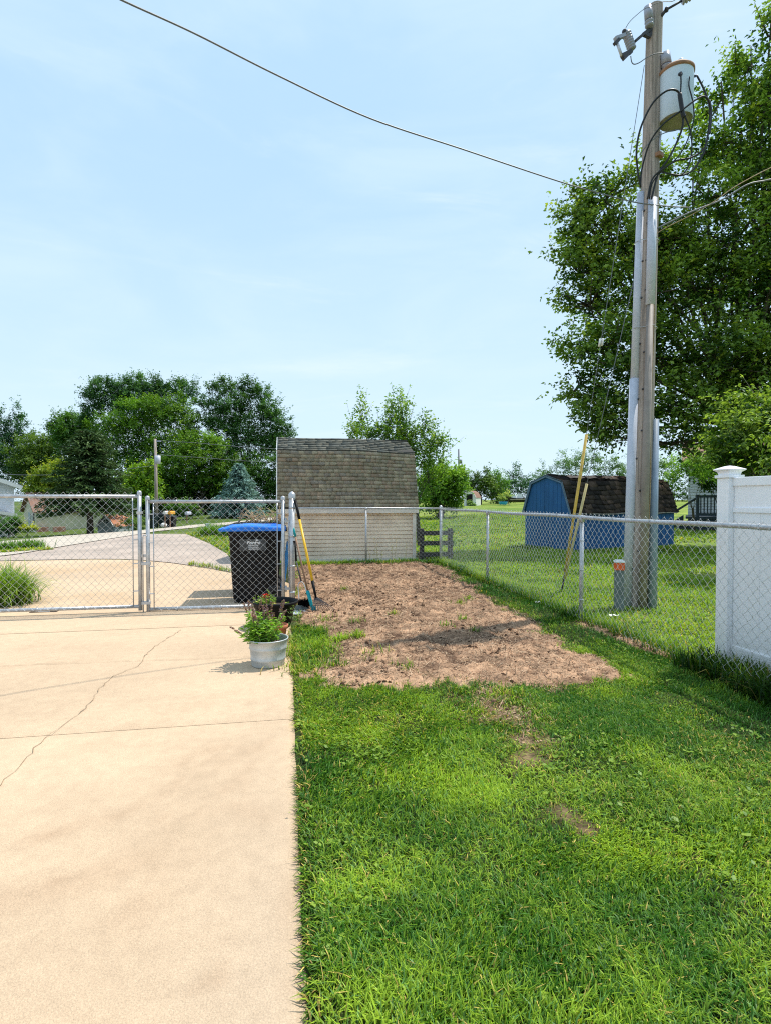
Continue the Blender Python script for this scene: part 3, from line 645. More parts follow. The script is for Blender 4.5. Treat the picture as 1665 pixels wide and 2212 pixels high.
# ------------------------------------------------------------------ gates
GY_ = 7.48
def gate(pxl, pxr, ztop, zbot, label, latch=None, hinge=None):
    xl = atY(pxl, 1200, GY_)[0]; xr = atY(pxr, 1200, GY_)[0]
    g = thing('chain_link_gate', label, 'gate', ((xl+xr)/2, GY_, 0), 'gate leaves across the driveway')
    r = .024
    for x, top in ((xl, ztop+.05), (xr, ztop+.05)):
        m = MB(); m.tube([(x, GY_, zbot-.05), (x, GY_, top)], r, 14); m.lathe((x, GY_, top), [(r*1.2, -.03), (r*1.2, 0), (r*.9, .018), (.001, .026)], 14); m.build('stile', M['galv'], g)
    m = MB(); m.tube([(xl, GY_, ztop), (xr, GY_, ztop)], r*.92, 14); 
    for x in np.arange(xl+.35, xr-.2, .55): m.tube([(x-.006, GY_, ztop), (x+.006, GY_, ztop)], r*1.1, 10)
    m.build('top_rail', M['galv'], g)
    m = MB(); m.tube([(xl, GY_, zbot), (xr, GY_, zbot)], r*.92, 14)
    for x in np.arange(xl+.35, xr-.2, .55): m.tube([(x-.006, GY_, zbot), (x+.006, GY_, zbot)], r*1.1, 10)
    m.build('bottom_rail', M['galv'], g)
    chain_np((xl+.075, GY_-.03), (xr-.075, GY_-.03), (zbot-.01, ztop+.055), (zbot-.01, ztop+.055), 'chain_mesh', g, r=.0026)
    for x, s in ((xl, 1), (xr, -1)):
        m = MB(); m.tube([(x+s*.075, GY_-.028, zbot), (x+s*.075, GY_-.028, ztop-.02)], .007, 6)
        for z in (zbot+.2, zbot+.55, zbot+.85, ztop-.16): m.bar((x, GY_-.006, z), (x+s*.08, GY_-.026, z), .022, .012)
        m.build('tension_bar', M['galv'], g)
    return g, xl, xr
g1, a1, b1 = gate(-210, 302.5, 1.475, .075, 'wide left chain link gate leaf that runs out of the photo')
m = MB(); m.bar((b1, GY_, .72), (b1+.09, GY_, .72), .03, .035); m.build('latch', M['galv'], g1)
m = MB()
m.bar((b1-.03, GY_, 1.27), (b1+.035, GY_, 1.27), .06, .03); m.build('band', M['galv'], g1)
g2, a2, b2 = gate(320, 612, 1.41, .035, 'narrower right chain link gate leaf in front of the bin with blue lid')
m = MB(); m.tube([(a2-.058, GY_-.02, -.03), (a2-.058, GY_-.02, .95), (a2-.05, GY_-.02, .98), (a2+.0, GY_-.03, .98)], .008, 8)
for z in (.62, .12): m.bar((a2-.075, GY_-.01, z), (a2+.03, GY_-.01, z), .05, .035)
m.build('drop_rod', M['galv'], g2)
for z in (.25, 1.15):
    m = MB(); m.bar((b2-.02, GY_, z), (PX, PY, z), .03, .03); m.tube([(b2+.035, GY_, z-.04), (b2+.035, GY_, z+.04)], .013, 8); m.build('hinge', M['galv'], g2)
# ------------------------------------------------------------------ wheeled bins
def bin_body(cx, cy, z0, parent, nm='body'):
    m = MB(); rings = []
    for z, hx, hy, sh in ((.02, .285, .245, -.005), (.10, .295, .255, -.005), (.55, .325, .285, .0), (.92, .348, .308, .004), (.94, .358, .318, .004), (1.01, .362, .322, .004)):
        ring = []
        for (sx, sy) in ((-1, -1), (1, -1), (1, 1), (-1, 1)):
            for a in range(5):
                ang = math.atan2(sy, sx)-PI/4+a*PI/8; rc = .05
                ring.append((cx+sh+sx*(hx-rc)+rc*math.cos(ang), cy+sy*(hy-rc)+rc*math.sin(ang), z0+z))
        rings.append(ring)
    n = 20; vs = [p for r in rings for p in r]
    m.add(vs, [(i*n+k, i*n+(k+1) % n, (i+1)*n+(k+1) % n, (i+1)*n+k) for i in range(len(rings)-1) for k in range(n)], True)
    m.add(rings[0], [tuple(reversed(range(n)))]); 
    return m.build(nm, M['blackplastic'], parent)
def make_bin(cx, cy, z0, label, lidmat, lid_z=0):
    b = thing('wheeled_bin', label, 'bin', (cx, cy, z0), 'wheeled bins behind the gate')
    bin_body(cx, cy, z0, b)
    # lid: a shallow dished cover with a lip, hinged at the right
    m = MB(); prof = [(-.44, 1.012), (-.435, 1.035), (-.39, 1.052), (-.35, 1.074), (-.18, 1.092), (-.10, 1.098), (.02, 1.092), (.20, 1.080), (.33, 1.074), (.40, 1.07), (.425, 1.04)]
    for hy, dz in ((-.34, -.035), (-.325, .0), (-.20, .016), (-.06, .022)): pass
    hy = [(-.345, -.02), (-.335, -.004), (-.26, .008), (-.12, .014), (0, .018), (.12, .014), (.26, .008), (.335, -.004), (.345, -.02)]
    vs = [(cx+x*.985, cy+y, z0+1.012+(z-1.012)*.8+dz*(1 if abs(y) < .34 else 1)-(.0 if abs(y) < .34 else (z-1.02)*.35)) for x, z in prof for y, dz in hy]
    nn = len(hy); fs = [(i*nn+k, i*nn+k+1, (i+1)*nn+k+1, (i+1)*nn+k) for i in range(len(prof)-1) for k in range(nn-1)]
    m.add(vs, fs, True)
    o = m.build('lid', lidmat, b); so = o.modifiers.new('thick', 'SOLIDIFY'); so.thickness = .014
    # rim lip of the lid and ribs
    m = MB()
    m.box((cx-.02, cy-.335, z0+1.018), (.88, .022, .03)); m.box((cx-.02, cy+.335, z0+1.018), (.88, .022, .03)); m.box((cx-.465, cy, z0+1.02), (.03, .66, .03))
    for y in (-.2, .0, .2): m.bar((cx-.34, cy+y, z0+1.062), (cx+.30, cy+y, z0+1.07), .035, .03)
    m.build('lid_rim', lidmat, o)
    m = MB(); m.tube([(cx+.345, cy-.25, z0+1.0), (cx+.43, cy-.25, z0+1.01), (cx+.43, cy+.25, z0+1.01), (cx+.345, cy+.25, z0+1.0)], .016, 10)
    m.build('handle', M['blackplastic'], b)
    for s in (-1, 1):
        y = cy+s*.24
        w = thing_part_wheel(b, cx+.255, y, z0+.125, s)
    m = MB(); m.tube([(cx+.255, cy-.24, z0+.125), (cx+.255, cy+.24, z0+.125)], .011, 8); m.build('axle', M['galv'], b)
    return b
def thing_part_wheel(parent, x, y, z, s):
    m = MB(); prof = [(.045, -.03), (.10, -.032), (.122, -.02), (.125, 0), (.122, .02), (.10, .032), (.045, .03)]; n = 28
    vs = [(x+r*math.cos(2*PI*k/n), y+t, z+r*math.sin(2*PI*k/n)) for r, t in prof for k in range(n)]
    m.add(vs, [(i*n+k, i*n+(k+1) % n, (i+1)*n+(k+1) % n, (i+1)*n+k) for i in range(len(prof)-1) for k in range(n)], True)
    w = m.build('wheel', M['blackrubber'], parent)
    m = MB(); m.tube([(x, y-.025, z), (x, y+.025, z)], .05, 16); m.build('hub', M['blackplastic'], w)
    return w
bx, by = -.43, 8.12
bin1 = make_bin(bx, by, 0, 'black wheeled bin with bright blue lid and grey label', M['bluelid'])
# handle strut seen along the right edge
m = MB(); m.tube([(bx+.352, by-.26, .98), (bx+.33, by-.27, .5), (bx+.30, by-.27, .25)], .010, 8); m.build('strut', M['blackplastic'], bin1)
fy = by-.302
def face_y(z): return by-(.245+(.308-.245)*min(max((z-.02)/.9, 0), 1))-.004
lx0, lx1, lz0, lz1 = bx-.20, bx+.155, .735, .895
m = MB(); m.add([(lx0, face_y(lz0)-.003, lz0), (lx1, face_y(lz0)-.003, lz0), (lx1, face_y(lz1)-.003, lz1), (lx0, face_y(lz1)-.003, lz1)], [(0, 1, 2, 3)])
lab = m.build('label', M['label'], bin1)
def text_on(parent, txt, x, z, size, y, shear=0, bold=0, rot=(PI/2, 0, 0), mat=None, name='lettering', width=None):
    cu = bpy.data.curves.new(name, 'FONT'); cu.body = txt; cu.size = size; cu.align_x = 'CENTER'; cu.shear = shear; cu.offset = bold; cu.extrude = .0006
    tmp = bpy.data.objects.new(name, cu); C.objects.link(tmp); dg = bpy.context.evaluated_depsgraph_get()
    me = bpy.data.meshes.new_from_object(tmp.evaluated_get(dg)); bpy.data.objects.remove(tmp); bpy.data.curves.remove(cu)
    me.materials.clear(); me.materials.append(mat or M['lettering']); me.name = name
    o = bpy.data.objects.new(name, me); C.objects.link(o)
    o.parent = parent; off = OFF[parent]; o.location = tuple(np.array((x, y, z))-off); o.rotation_euler = rot
    return o
for txt, z, sz, sh, bd in (('Borden', .823, .060, .25, .0022), ('ELKHART, IN', .797, .0225, 0, .0006), ('(574) 293-5001', .772, .0215, 0, .0004), ('(800) 386-3783', .748, .0215, 0, .0004)):
    text_on(lab, txt, bx-.015, z, sz, face_y(z)-.006, sh, bd)
m = MB(); cx_, cz_ = bx+.03, .872
for a, l in ((PI*.5, .022), (PI*.82, .02), (PI*.2, .022), (PI*1.15, .014), (-.15*PI, .014)):
    y = face_y(.87)-.007; dx, dz = math.cos(a), math.sin(a)
    m.add([(cx_, y, cz_), (cx_+dx*l*.5-dz*.006, y, cz_+dz*l*.5+dx*.006), (cx_+dx*l, y, cz_+dz*l), (cx_+dx*l*.5+dz*.006, y, cz_+dz*l*.5-dx*.006)], [(0, 1, 2, 3)])
m.build('leaf_emblem', M['lettering'], lab)
bin2 = make_bin(bx-.02, by+.80, 0, 'second black wheeled bin standing behind the blue lidded one', M['blackplastic'])
# branches laid on the second bin
br = MB(); r = random.Random(5); tw = []
for k in range(44):
    a = np.array([bx+r.uniform(-.3, .38), by+.80+r.uniform(-.25, .2), 1.09]); ang = r.uniform(0, PI); up = r.uniform(.4, 1.3)
    ln = r.uniform(.2, .5); d = np.array([math.cos(ang)*math.cos(up), .2*r.uniform(-1, 1), math.sin(up)*.6])
    q = [a, a+d*ln*.5+np.array([0, 0, .02]), a+d*ln+np.array([r.uniform(-.06, .06), 0, r.uniform(-.03, .02)])]
    br.tube(spline(q, 4), [.009-.0006*i for i in range(9)], 5); tw.append(q[-1])
brt = thing('branch_pile', 'dry brown cut branches lying on the bins behind the gate', 'branches', (bx, by+.8, 1.15))
br.build('twigs', M['twig'], brt)
# ------------------------------------------------------------------ leaf sprays for small plants
class Leaves:
    def __init__(s): s.P = []; s.D = []; s.S = []; s.L = []; s.W = []; s.C = []
    def add(s, p, d, n, L, W, c):
        s.P.append(p); s.D.append(d); s.S.append(n); s.L.append(L); s.W.append(W); s.C.append(c)
    def build(s, name, mat, parent): return leaves_obj(name, np.array(s.P), np.array(s.D), np.array(s.S), np.array(s.L), np.array(s.W), np.array(s.C), mat, parent)
def nrmz(a): return a/(np.linalg.norm(a, axis=-1, keepdims=True)+1e-9)
def leaves_obj(name, P, D, Nn, L, W, col, mat, parent, fold=.25):
    """kite leaves folded along the midrib: base, left, tip, right"""
    D = nrmz(D); S = nrmz(np.cross(D, Nn)); Nn = np.cross(S, D)
    L = L[:, None]; W = W[:, None]
    base = P; tip = P+D*L-Nn*L*.12; l = P+D*L*.45+S*W/2+Nn*W*fold; r_ = P+D*L*.45-S*W/2+Nn*W*fold
    V = np.stack([base, l, tip, r_], 1).reshape(-1, 3); b = np.arange(len(P))*4
    F = np.concatenate([np.c_[b, b+2, b+1], np.c_[b, b+3, b+2]])
    return np_obj(name, V, [F], mat, parent, col=np.repeat(col, 4, 0))
# ------------------------------------------------------------------ galvanised tub with salvia
tx, ty = -.16, 4.90
tub = thing('galvanised_tub', 'small round galvanised tub standing near the concrete edge', 'tub', (tx, ty, 0))
m = MB(); prof = [(.001, .012), (.132, .012), (.137, .0), (.140, .012), (.1455, .054), (.1525, .062), (.1475, .072), (.155, .146), (.1635, .156), (.1585, .166), (.1685, .222), (.1735, .226), (.1755, .231), (.1735, .236), (.168, .236), (.1655, .226), (.157, .175)]
m.lathe((tx, ty, 0), prof, 48); m.build('bucket', M['tub'], tub)
m = MB(); m.lathe((tx, ty, 0), [(.157, .18), (.12, .185), (.06, .195), (.001, .19)], 24); m.build('soil', M['soil'], tub)
sal = thing('salvia_plant', 'leafy salvia with faded purple flower spikes growing in the galvanised tub', 'plant', (tx, ty, .19))
lv = Leaves(); r = random.Random(3); stemmat = pmat('plant_stem', (.14, .16, .05), .7, .2, 20, 0)
for k in range(62):
    a0 = np.array([tx-.035+r.gauss(0, .05), ty+r.gauss(0, .05), .185]); az = r.uniform(0, 2*PI); tilt = abs(r.gauss(0, .33)); hgt = r.uniform(.15, .29)
    d = np.array([math.cos(az)*math.sin(tilt)-.12, math.sin(az)*math.sin(tilt), math.cos(tilt)]); d /= np.linalg.norm(d)
    tipp = a0+d*hgt; st = MB().tube([a0, a0+d*hgt*.5+np.array([0, 0, .015]), tipp], [.0028, .0022, .0013], 5); fl = Leaves()
    for j in range(20):
        f = r.uniform(.12, 1.0); p = a0+(tipp-a0)*f; la = r.uniform(0, 2*PI); dd = np.array([math.cos(la), math.sin(la), r.uniform(-.1, .7)])
        g = r.random(); c = np.array([.07, .15, .025])*(1-g)+np.array([.20, .30, .06])*g
        lv.add(p, dd, np.array([r.gauss(0, .5), r.gauss(0, .5), 1]), r.uniform(.035, .075), r.uniform(.012, .022), c)
    if k % 3 == 0:
        sl = r.uniform(.07, .16); sp = tipp+d*sl; st.tube([tipp, sp], [.0014, .0009], 5)
        for j in range(int(sl*560)):
            p = tipp+(sp-tipp)*r.random(); la = r.uniform(0, 2*PI); dd = np.array([math.cos(la), math.sin(la), r.uniform(.1, .8)])
            pick = r.random(); c = np.array([.30, .16, .12]) if pick < .72 else (np.array([.38, .24, .34]) if pick < .85 else np.array([.20, .26, .08]))
            fl.add(p, dd, np.array([r.gauss(0, 1), r.gauss(0, 1), 1]), r.uniform(.010, .020), r.uniform(.008, .014), c*r.uniform(.8, 1.5))
        fl.build('flower_spike', M['petal'], sal)
    st.build('stem', stemmat, sal)
lv.build('foliage', M['leaf'], sal)
# ------------------------------------------------------------------ terracotta pot
px_, py_ = -.075, 5.72
tp = thing('terracotta_pot', 'small orange terracotta pot half hidden behind the galvanised tub', 'pot', (px_, py_, 0))
m = MB(); m.lathe((px_, py_, 0), [(.001, .0), (.058, .0), (.075, .125), (.088, .127), (.090, .165), (.082, .167), (.078, .13)], 32); m.build('pot', M['terracotta'], tp)
m = MB(); m.lathe((px_, py_, 0), [(.079, .14), (.001, .15)], 24); m.build('soil', M['soil'], tp)
# ------------------------------------------------------------------ black pot with roses
qx, qy = -.13, 6.38
bp_ = thing('black_plastic_pot', 'large black plastic nursery pot at the gate post', 'pot', (qx, qy, 0))
m = MB(); m.lathe((qx, qy, 0), [(.001, .01), (.165, .01), (.17, 0), (.175, .01), (.225, .225), (.236, .227), (.240, .262), (.258, .268), (.262, .29), (.250, .294), (.238, .285), (.225, .22)], 48); m.build('pot', M['blackplastic'], bp_)
m = MB(); m.lathe((qx, qy, 0), [(.228, .225), (.1, .235), (.001, .24)], 24); m.build('soil', M['soil'], bp_)
ro = thing('rose_plant', 'small rose bush with a red bloom growing in the black pot', 'plant', (qx-.07, qy-.05, .24))
lv = Leaves(); r = random.Random(8); rosemat = pmat('rose_stem', (.10, .12, .04), .7, .2, 20, 0)
for k in range(20):
    a0 = np.array([qx-.06+r.gauss(0, .07), qy-.07+r.gauss(0, .06), .235]); az = r.uniform(0, 2*PI); tilt = abs(r.gauss(.1, .5)); hgt = r.uniform(.06, .17)
    d = np.array([math.cos(az)*math.sin(tilt), math.sin(az)*math.sin(tilt), math.cos(tilt)]); tipp = a0+d*hgt
    MB().tube([a0, tipp], [.003, .0015], 5).build('stem', rosemat, ro)
    for j in range(12):
        p = a0+(tipp-a0)*r.uniform(.2, 1); la = r.uniform(0, 2*PI); dd = np.array([math.cos(la), math.sin(la), r.uniform(-.3, .5)])
        g = r.random(); c = np.array([.05, .10, .02])*(1-g)+np.array([.16, .22, .06])*g
        if r.random() < .12: c = np.array([.5, .42, .22])
        lv.add(p, dd, np.array([r.gauss(0, .5), r.gauss(0, .5), 1]), r.uniform(.022, .045), r.uniform(.014, .024), c)
for k in range(10):      # long thin blades trailing over the right rim
    a0 = np.array([qx+.12+r.gauss(0, .03), qy-.13, .25])
    for j in range(6):
        lv.add(a0+np.array([.012*j, -.02*j, .02-.02*j*j*.35]), np.array([.5+r.gauss(0, .3), -.5, -.4*j*.3]), np.array([0, 0, 1.]), .05, .006, np.array([.12, .17, .07]))
lv.build('foliage', M['leaf'], ro)
def bloom(c, rad, colr, nm):
    fl = Leaves(); rr = random.Random(int(c[0]*999))
    for k in range(46):
        az = rr.uniform(0, 2*PI); el = rr.uniform(-.2, 1.4); d = np.array([math.cos(az)*math.cos(el), math.sin(az)*math.cos(el), math.sin(el)])
        fl.add(np.array(c)+d*rad*.25, d+np.array([0, 0, .3]), -d+np.array([rr.gauss(0, .3), rr.gauss(0, .3), .4]), rad*.95, rad*.9, np.array(colr)*rr.uniform(.7, 1.25))
    fl.build('bloom', M['petal'], ro)
c1 = at(575, 1292, 6.27); bloom(c1, .046, (.75, .07, .05), 'a'); c2 = at(589, 1303, 6.26); bloom(c2, .024, (.75, .42, .33), 'b'); c3 = at(568, 1299, 6.24); bloom(c3, .022, (.62, .10, .08), 'c')
# ------------------------------------------------------------------ tools against the gate post
ctop = np.array([PX+.03, PY-.035, 1.36])
# rake
ra = thing('garden_rake', 'steel fan rake with long yellow handle and black grip', 'rake', (.40, PY-.42, .02), 'tools leaning on the gate post')
hb = at(681, 1283, 7.02); ht = np.array([PX+.055, PY-.03, 1.37])
dirh = (ht-hb)/np.linalg.norm(ht-hb); L_ = np.linalg.norm(ht-hb)
MB().tube([hb+dirh*.10, hb+dirh*(L_-.20)], .0165, 12).build('handle', M['yellow'], ra)
MB().tube([hb+dirh*(L_-.21), hb+dirh*(L_+.06)], .0185, 12).build('grip', M['blackplastic'], ra)
MB().tube([hb-dirh*.05, hb+dirh*.17], [.013, .021], 12).build('ferrule', M['blackplastic'], ra)
hs = hb-dirh*.04
side = np.array([.93, .18, 0])
for k in range(11):
    f = (k-5)/5; e = hs+side*.165*(f+.35)-dirh*.17+np.array([0, -.03, 0]); e[2] = max(e[2], .012)
    MB().tube(spline([hs+side*.012*f, hs+(e-hs)*.5+np.array([0, .01, .005]), e, e+np.array([.004*f, .018, -.008])], 4), .004, 5).build('tine', M['iron'], ra)
m = MB(); e0 = hs+side*.165*(-1+.35)*.62-dirh*.105+np.array([0, -.018, 0]); e1 = hs+side*.165*(1+.35)*.62-dirh*.105+np.array([0, -.018, 0]); m.bar(e0, e1, .014, .006); m.build('crossbar', M['iron'], ra)
# brown handled tool with teal socket
ho = thing('garden_hoe', 'slim brown wooden tool with teal socket and teal top grip', 'hoe', (.33, PY-.5, .02), 'tools leaning on the gate post')
hb = at(677, 1322, 7.0); hb[2] = max(hb[2], .02); ht = np.array([PX+.035, PY-.05, .98]); dirh = (ht-hb)/np.linalg.norm(ht-hb)
sk = at(665, 1278, 7.05)
MB().tube([sk, ht-dirh*.02], .0125, 10).build('handle', M['handlewood'], ho)
MB().tube([ht-dirh*.04, ht+dirh*.14], [.016, .012], 10).build('grip', M['teal'], ho)
MB().tube([sk+(sk-hb)*.05, sk, hb+(sk-hb)*.35, hb], [.014, .024, .020, .016], 10).build('socket', M['teal'], ho)
m = MB(); m.hexa([hb+np.array(v) for v in ((-.02, -.035, -.02), (.045, -.03, -.02), (.045, .015, -.015), (-.02, .01, -.015), (-.014, -.02, .06), (.03, -.02, .06), (.03, 0, .06), (-.014, 0, .06))]); m.build('blade', M['teal'], ho)
# angled brush on dark stick
bs = thing('lobby_broom', 'short dark handled broom with round black bristle head', 'broom', (.22, PY-.28, .02), 'tools leaning on the gate post')
p0 = at(651, 1256, 7.2); p1 = at(640, 1212, 7.3); p2 = at(638, 1170, 7.35)
m = MB(); m.tube([p0, p1], .010, 8); m.build('handle', M['iron'], bs)
m = MB(); m.tube([p1, p2], .0135, 8); m.tube([p2+np.array([-.025, 0, 0]), p2+np.array([.025, 0, 0])], .012, 8); m.build('grip', M['blackplastic'], bs)
hc = at(657, 1302, 7.12)
for s in (-1, 1):
    MB().tube(spline([p0, p0+np.array([s*.04, -.01, -.05]), hc+np.array([s*.06, 0, .03])], 5), .006, 6).build('fork', M['galv'], bs)
bl = []
nbr = 1500; az = RNG.uniform(0, 2*PI, nbr); el = RNG.uniform(-.9, .9, nbr)
D_ = np.c_[np.cos(az)*np.cos(el), np.sin(az)*np.cos(el)*.6, np.sin(el)*.75]
Pb = np.tile(hc+np.array([0, 0, -.01]), (nbr, 1))
leaves_obj('bristles', Pb, D_, np.tile([0, 0, 1.], (nbr, 1))+RNG.normal(0, .4, (nbr, 3)), RNG.uniform(.06, .10, nbr), np.full(nbr, .006), np.tile([.014, .013, .013], (nbr, 1)), M['debris'], bs)
# dust pan
dp = at(652, 1326, 6.95); dp[2] = 0
pan = thing('dustpan', 'grey dustpan lying at the foot of the gate post', 'dustpan', (dp[0], dp[1], 0))
m = MB(); w0, w1 = .15, .11; x0, y0 = dp[0]-.03, dp[1]
m.hexa([(x0-w0, y0-.09, .010), (x0+w0, y0-.10, .010), (x0+w1, y0+.12, .012), (x0-w1, y0+.12, .012), (x0-w0, y0-.09, .016), (x0+w0, y0-.10, .016), (x0+w1, y0+.12, .02), (x0-w1, y0+.12, .02)])
m.build('tray', M['guard'], pan)
m = MB(); prof = [(-.16, .02), (-.12, .06), (-.05, .085), (.03, .085), (.09, .06), (.13, .03)]
poly = [(x0-.15, y0+.12, .014)]+[(x0+a, y0+.115, h) for a, h in prof]+[(x0+.14, y0+.12, .014)]
m.prism(poly, (0, .012, 0)); m.build('back', M['pedestal'], pan)
# blue flat pole between the gate and the post
bt = thing('blue_pole', 'flat light blue plastic pole leaning behind the gate hinge', 'pole', (-.05, PY+.25, 0), 'tools leaning on the gate post')
b0 = at(607, 1288, 7.9); b0[2] = .02; b1_ = at(624, 1170, 8.0)
m = MB(); m.bar(b0, b1_, .058, .022, up=(0, 1, 0)); m.build('shaft', M['bluetool'], bt, bevel=.006)
b2_ = at(625, 1160, 8.0); m = MB(); m.tube([b1_, b2_+np.array([0, 0, .03])], [.018, .012], 8); m.build('collar', M['guard'], bt)
# ------------------------------------------------------------------ white vinyl fence
vf = thing('vinyl_fence', 'tall white vinyl privacy fence with capped end post at the right', 'fence', (3.69, 4.23, 0))
vx, vy = 3.785, 4.23; s = .132
m = MB(); m.box((vx, vy, .80), (s, s, 1.64)); m.build('post', M['white'], vf, bevel=.006)
m = MB(); zb = 1.60; m.box((vx, vy, 1.633), (s+.028, s+.028, .026)); m.build('collar', M['white'], vf, bevel=.004)
m = MB(); c = .078
def sq(h, z): return [(vx-h, vy-h, z), (vx+h, vy-h, z), (vx+h, vy+h, z), (vx-h, vy+h, z)]
R_ = [sq(.058, 1.646), sq(.064, 1.672), sq(.088, 1.690), sq(.088, 1.697), sq(.03, 1.722), sq(.004, 1.728)]
vs = [p for q in R_ for p in q]; m.add(vs, [(i*4+k, i*4+(k+1) % 4, (i+1)*4+(k+1) % 4, (i+1)*4+k) for i in range(5) for k in range(4)]+[(20, 21, 22, 23)]); m.build('cap', M['white'], vf)
y1 = -2.4
rl = lambda z, h, w: MB().box((vx, (vy-s/2+y1)/2, z), (w, vy-s/2-y1, h))
rl(1.585, .075, .052).build('top_rail', M['white'], vf, bevel=.006); rl(1.345, .045, .048).build('mid_rail', M['white'], vf, bevel=.005); rl(.11, .15, .052).build('bottom_rail', M['white'], vf, bevel=.006)
def boards(z0, z1, nm, wb):
    m = MB(); y = vy-s/2
    while y > y1:
        m.box((vx, y-wb/2, (z0+z1)/2), (.022, wb-.006, z1-z0)); m.box((vx, y-wb, (z0+z1)/2), (.015, .012, z1-z0)); y -= wb
    m.build(nm, M['white'], vf)
boards(1.365, 1.55, 'upper_panel', .9); boards(.18, 1.325, 'lower_panel', .275)
# ------------------------------------------------------------------ litter and drain plate
for px, py, w, lab_ in ((1161, 1307, .075, 'crumpled white scrap beside the second fence post'), (1325, 1337, .11, 'torn white paper scrap lying in front of the utility pole')):
    g = gp(px, py); m = MB(); r = random.Random(px); n = 5
    vs = [(g[0]+w*(i/(n-1)-.5)+r.uniform(-.008, .008), g[1]+w*.6*(j/3-.5)+r.uniform(-.008, .008), g[2]+.03+r.uniform(0, .025)) for j in range(4) for i in range(n)]
    m.add(vs, [(j*n+i, j*n+i+1, (j+1)*n+i+1, (j+1)*n+i) for j in range(3) for i in range(n-1)])
    o = m.build('paper_scrap', M['paper']); tag(o, lab_, 'litter', 'white litter in the neighbouring grass')
g = gp(96, 1322)
dr = thing('drain_plate', 'white square plate set in the concrete under the left gate leaf', 'plate', (g[0], g[1], 0))
MB().box((g[0], g[1], .012), (.16, .12, .012)).build('plate', M['paper'], dr, bevel=.004)
MB().box((g[0]+.01, g[1], .007), (.32, .15, .006)).build('surround', M['soil'], dr)
#--PART3--
# ================================================================== beige shed
def shingle_face(P0, U, Vd, Nn, width, length, rows, parent, pal, seed, wr=(.13, .3), name='shingles', mat=None, jitter=.003, rag=.0, skip=0.0, sag=None, ths=(.030, .030, .030, .042)):
    """overlapping shingle tabs on a roof plane: P0 lower left corner, U along the eave, Vd up the slope"""
    r = np.random.default_rng(seed); P0, U, Vd, Nn = (np.array(a, float) for a in (P0, U, Vd, Nn))
    ex = length/rows; V = []; Cc = []
    for k in range(rows):
        x = -r.uniform(0, .15)
        while x < width:
            w = r.uniform(*wr); a, b = max(x, 0), min(x+w, width); x += w
            if b-a < .012 or r.random() < skip: continue
            th = r.choice(ths) + r.uniform(0, jitter); dn = r.uniform(-rag, rag)+r.normal(0, .003)
            y0 = k*ex+dn-.004; y1 = k*ex+ex*1.25
            y1 = min(y1, length+.01)
            c = np.array(pal[r.integers(len(pal))])*r.uniform(.85, 1.15)
            q = []
            for (xx, yy, hh) in ((a, y0, 0), (b, y0, 0), (b, y1, 0), (a, y1, 0), (a, y0, th), (b, y0, th+r.normal(0, .001)), (b, y1, .003), (a, y1, .003)):
                p = P0+U*xx+Vd*yy+Nn*(hh)
                if sag: p = p+sag(xx, yy)
                q.append(p)
            V += q; Cc += [c*.10]*2+[c]*2+[c*.75]*2+[c*1.1]*2  # lower edges darkened to paint a shadow line under each course
    V = np.array(V); b = np.arange(len(V)//8)*8
    F = [np.c_[b+4, b+5, b+6, b+7], np.c_[b, b+1, b+5, b+4], np.c_[b+1, b+2, b+6, b+5], np.c_[b+3, b, b+4, b+7]]
    return np_obj(name, V, F, mat or M['shingle'], parent, col=np.array(Cc))
sh = thing('garden_shed', 'beige sided shed with tall grey shingled gambrel roof behind the mulch bed', 'shed', (1.4, 14, 0))
SX0, SX1, SY0, SY1 = -.15, 2.99, 12.92, 15.3
EV = 1.15
m = MB()
# lap siding on the front and the right side
nl = 12; hl = (EV-.05)/nl
for k in range(nl):
    z0 = .05+k*hl
    g0_ = .015; z1_ = z0+hl; e = .012; d_ = .032
    m.add([(SX0, SY0, z0+g0_), (SX1, SY0, z0+g0_), (SX1, SY0+e, z1_), (SX0, SY0+e, z1_), (SX0, SY0+d_, z0+g0_), (SX1, SY0+d_, z0+g0_), (SX1, SY0+d_, z1_), (SX0, SY0+d_, z1_)], [(0, 1, 2, 3), (0, 4, 5, 1), (3, 2, 6, 7), (1, 5, 6, 2), (0, 3, 7, 4)])
    m.add([(SX1, SY0, z0+g0_), (SX1, SY1, z0+g0_), (SX1-e, SY1, z1_), (SX1-e, SY0, z1_), (SX1-d_, SY0, z0+g0_), (SX1-d_, SY1, z0+g0_), (SX1-d_, SY1, z1_), (SX1-d_, SY0, z1_)], [(0, 1, 2, 3), (0, 4, 5, 1), (3, 2, 6, 7)])
m.box(((SX0+SX1)/2, (SY0+SY1)/2+.02, EV/2), (SX1-SX0-.06, SY1-SY0-.03, EV))
m.build('wall', M['siding'], sh, recalc=False)
m = MB(); m.box(((SX0+SX1)/2, SY0+.04, .02), (SX1-SX0+.02, .09, .09)); m.build('sill_board', M['fascia'], sh)
for x in (SX0-.008, SX1+.0):
    m = MB(); m.box((x, SY0-.012, EV/2+.02), (.085, .035, EV-.02)); m.build('corner_board', M['fascia'], sh)
m = MB(); m.box(((SX0+SX1)/2+.015, SY0-.085, 1.195), (SX1-SX0+.15, .025, .145)); m.box(((SX0+SX1)/2+.015, SY0-.03, 1.13), (SX1-SX0+.13, .1, .014)); m.build('fascia', M['fascia'], sh)
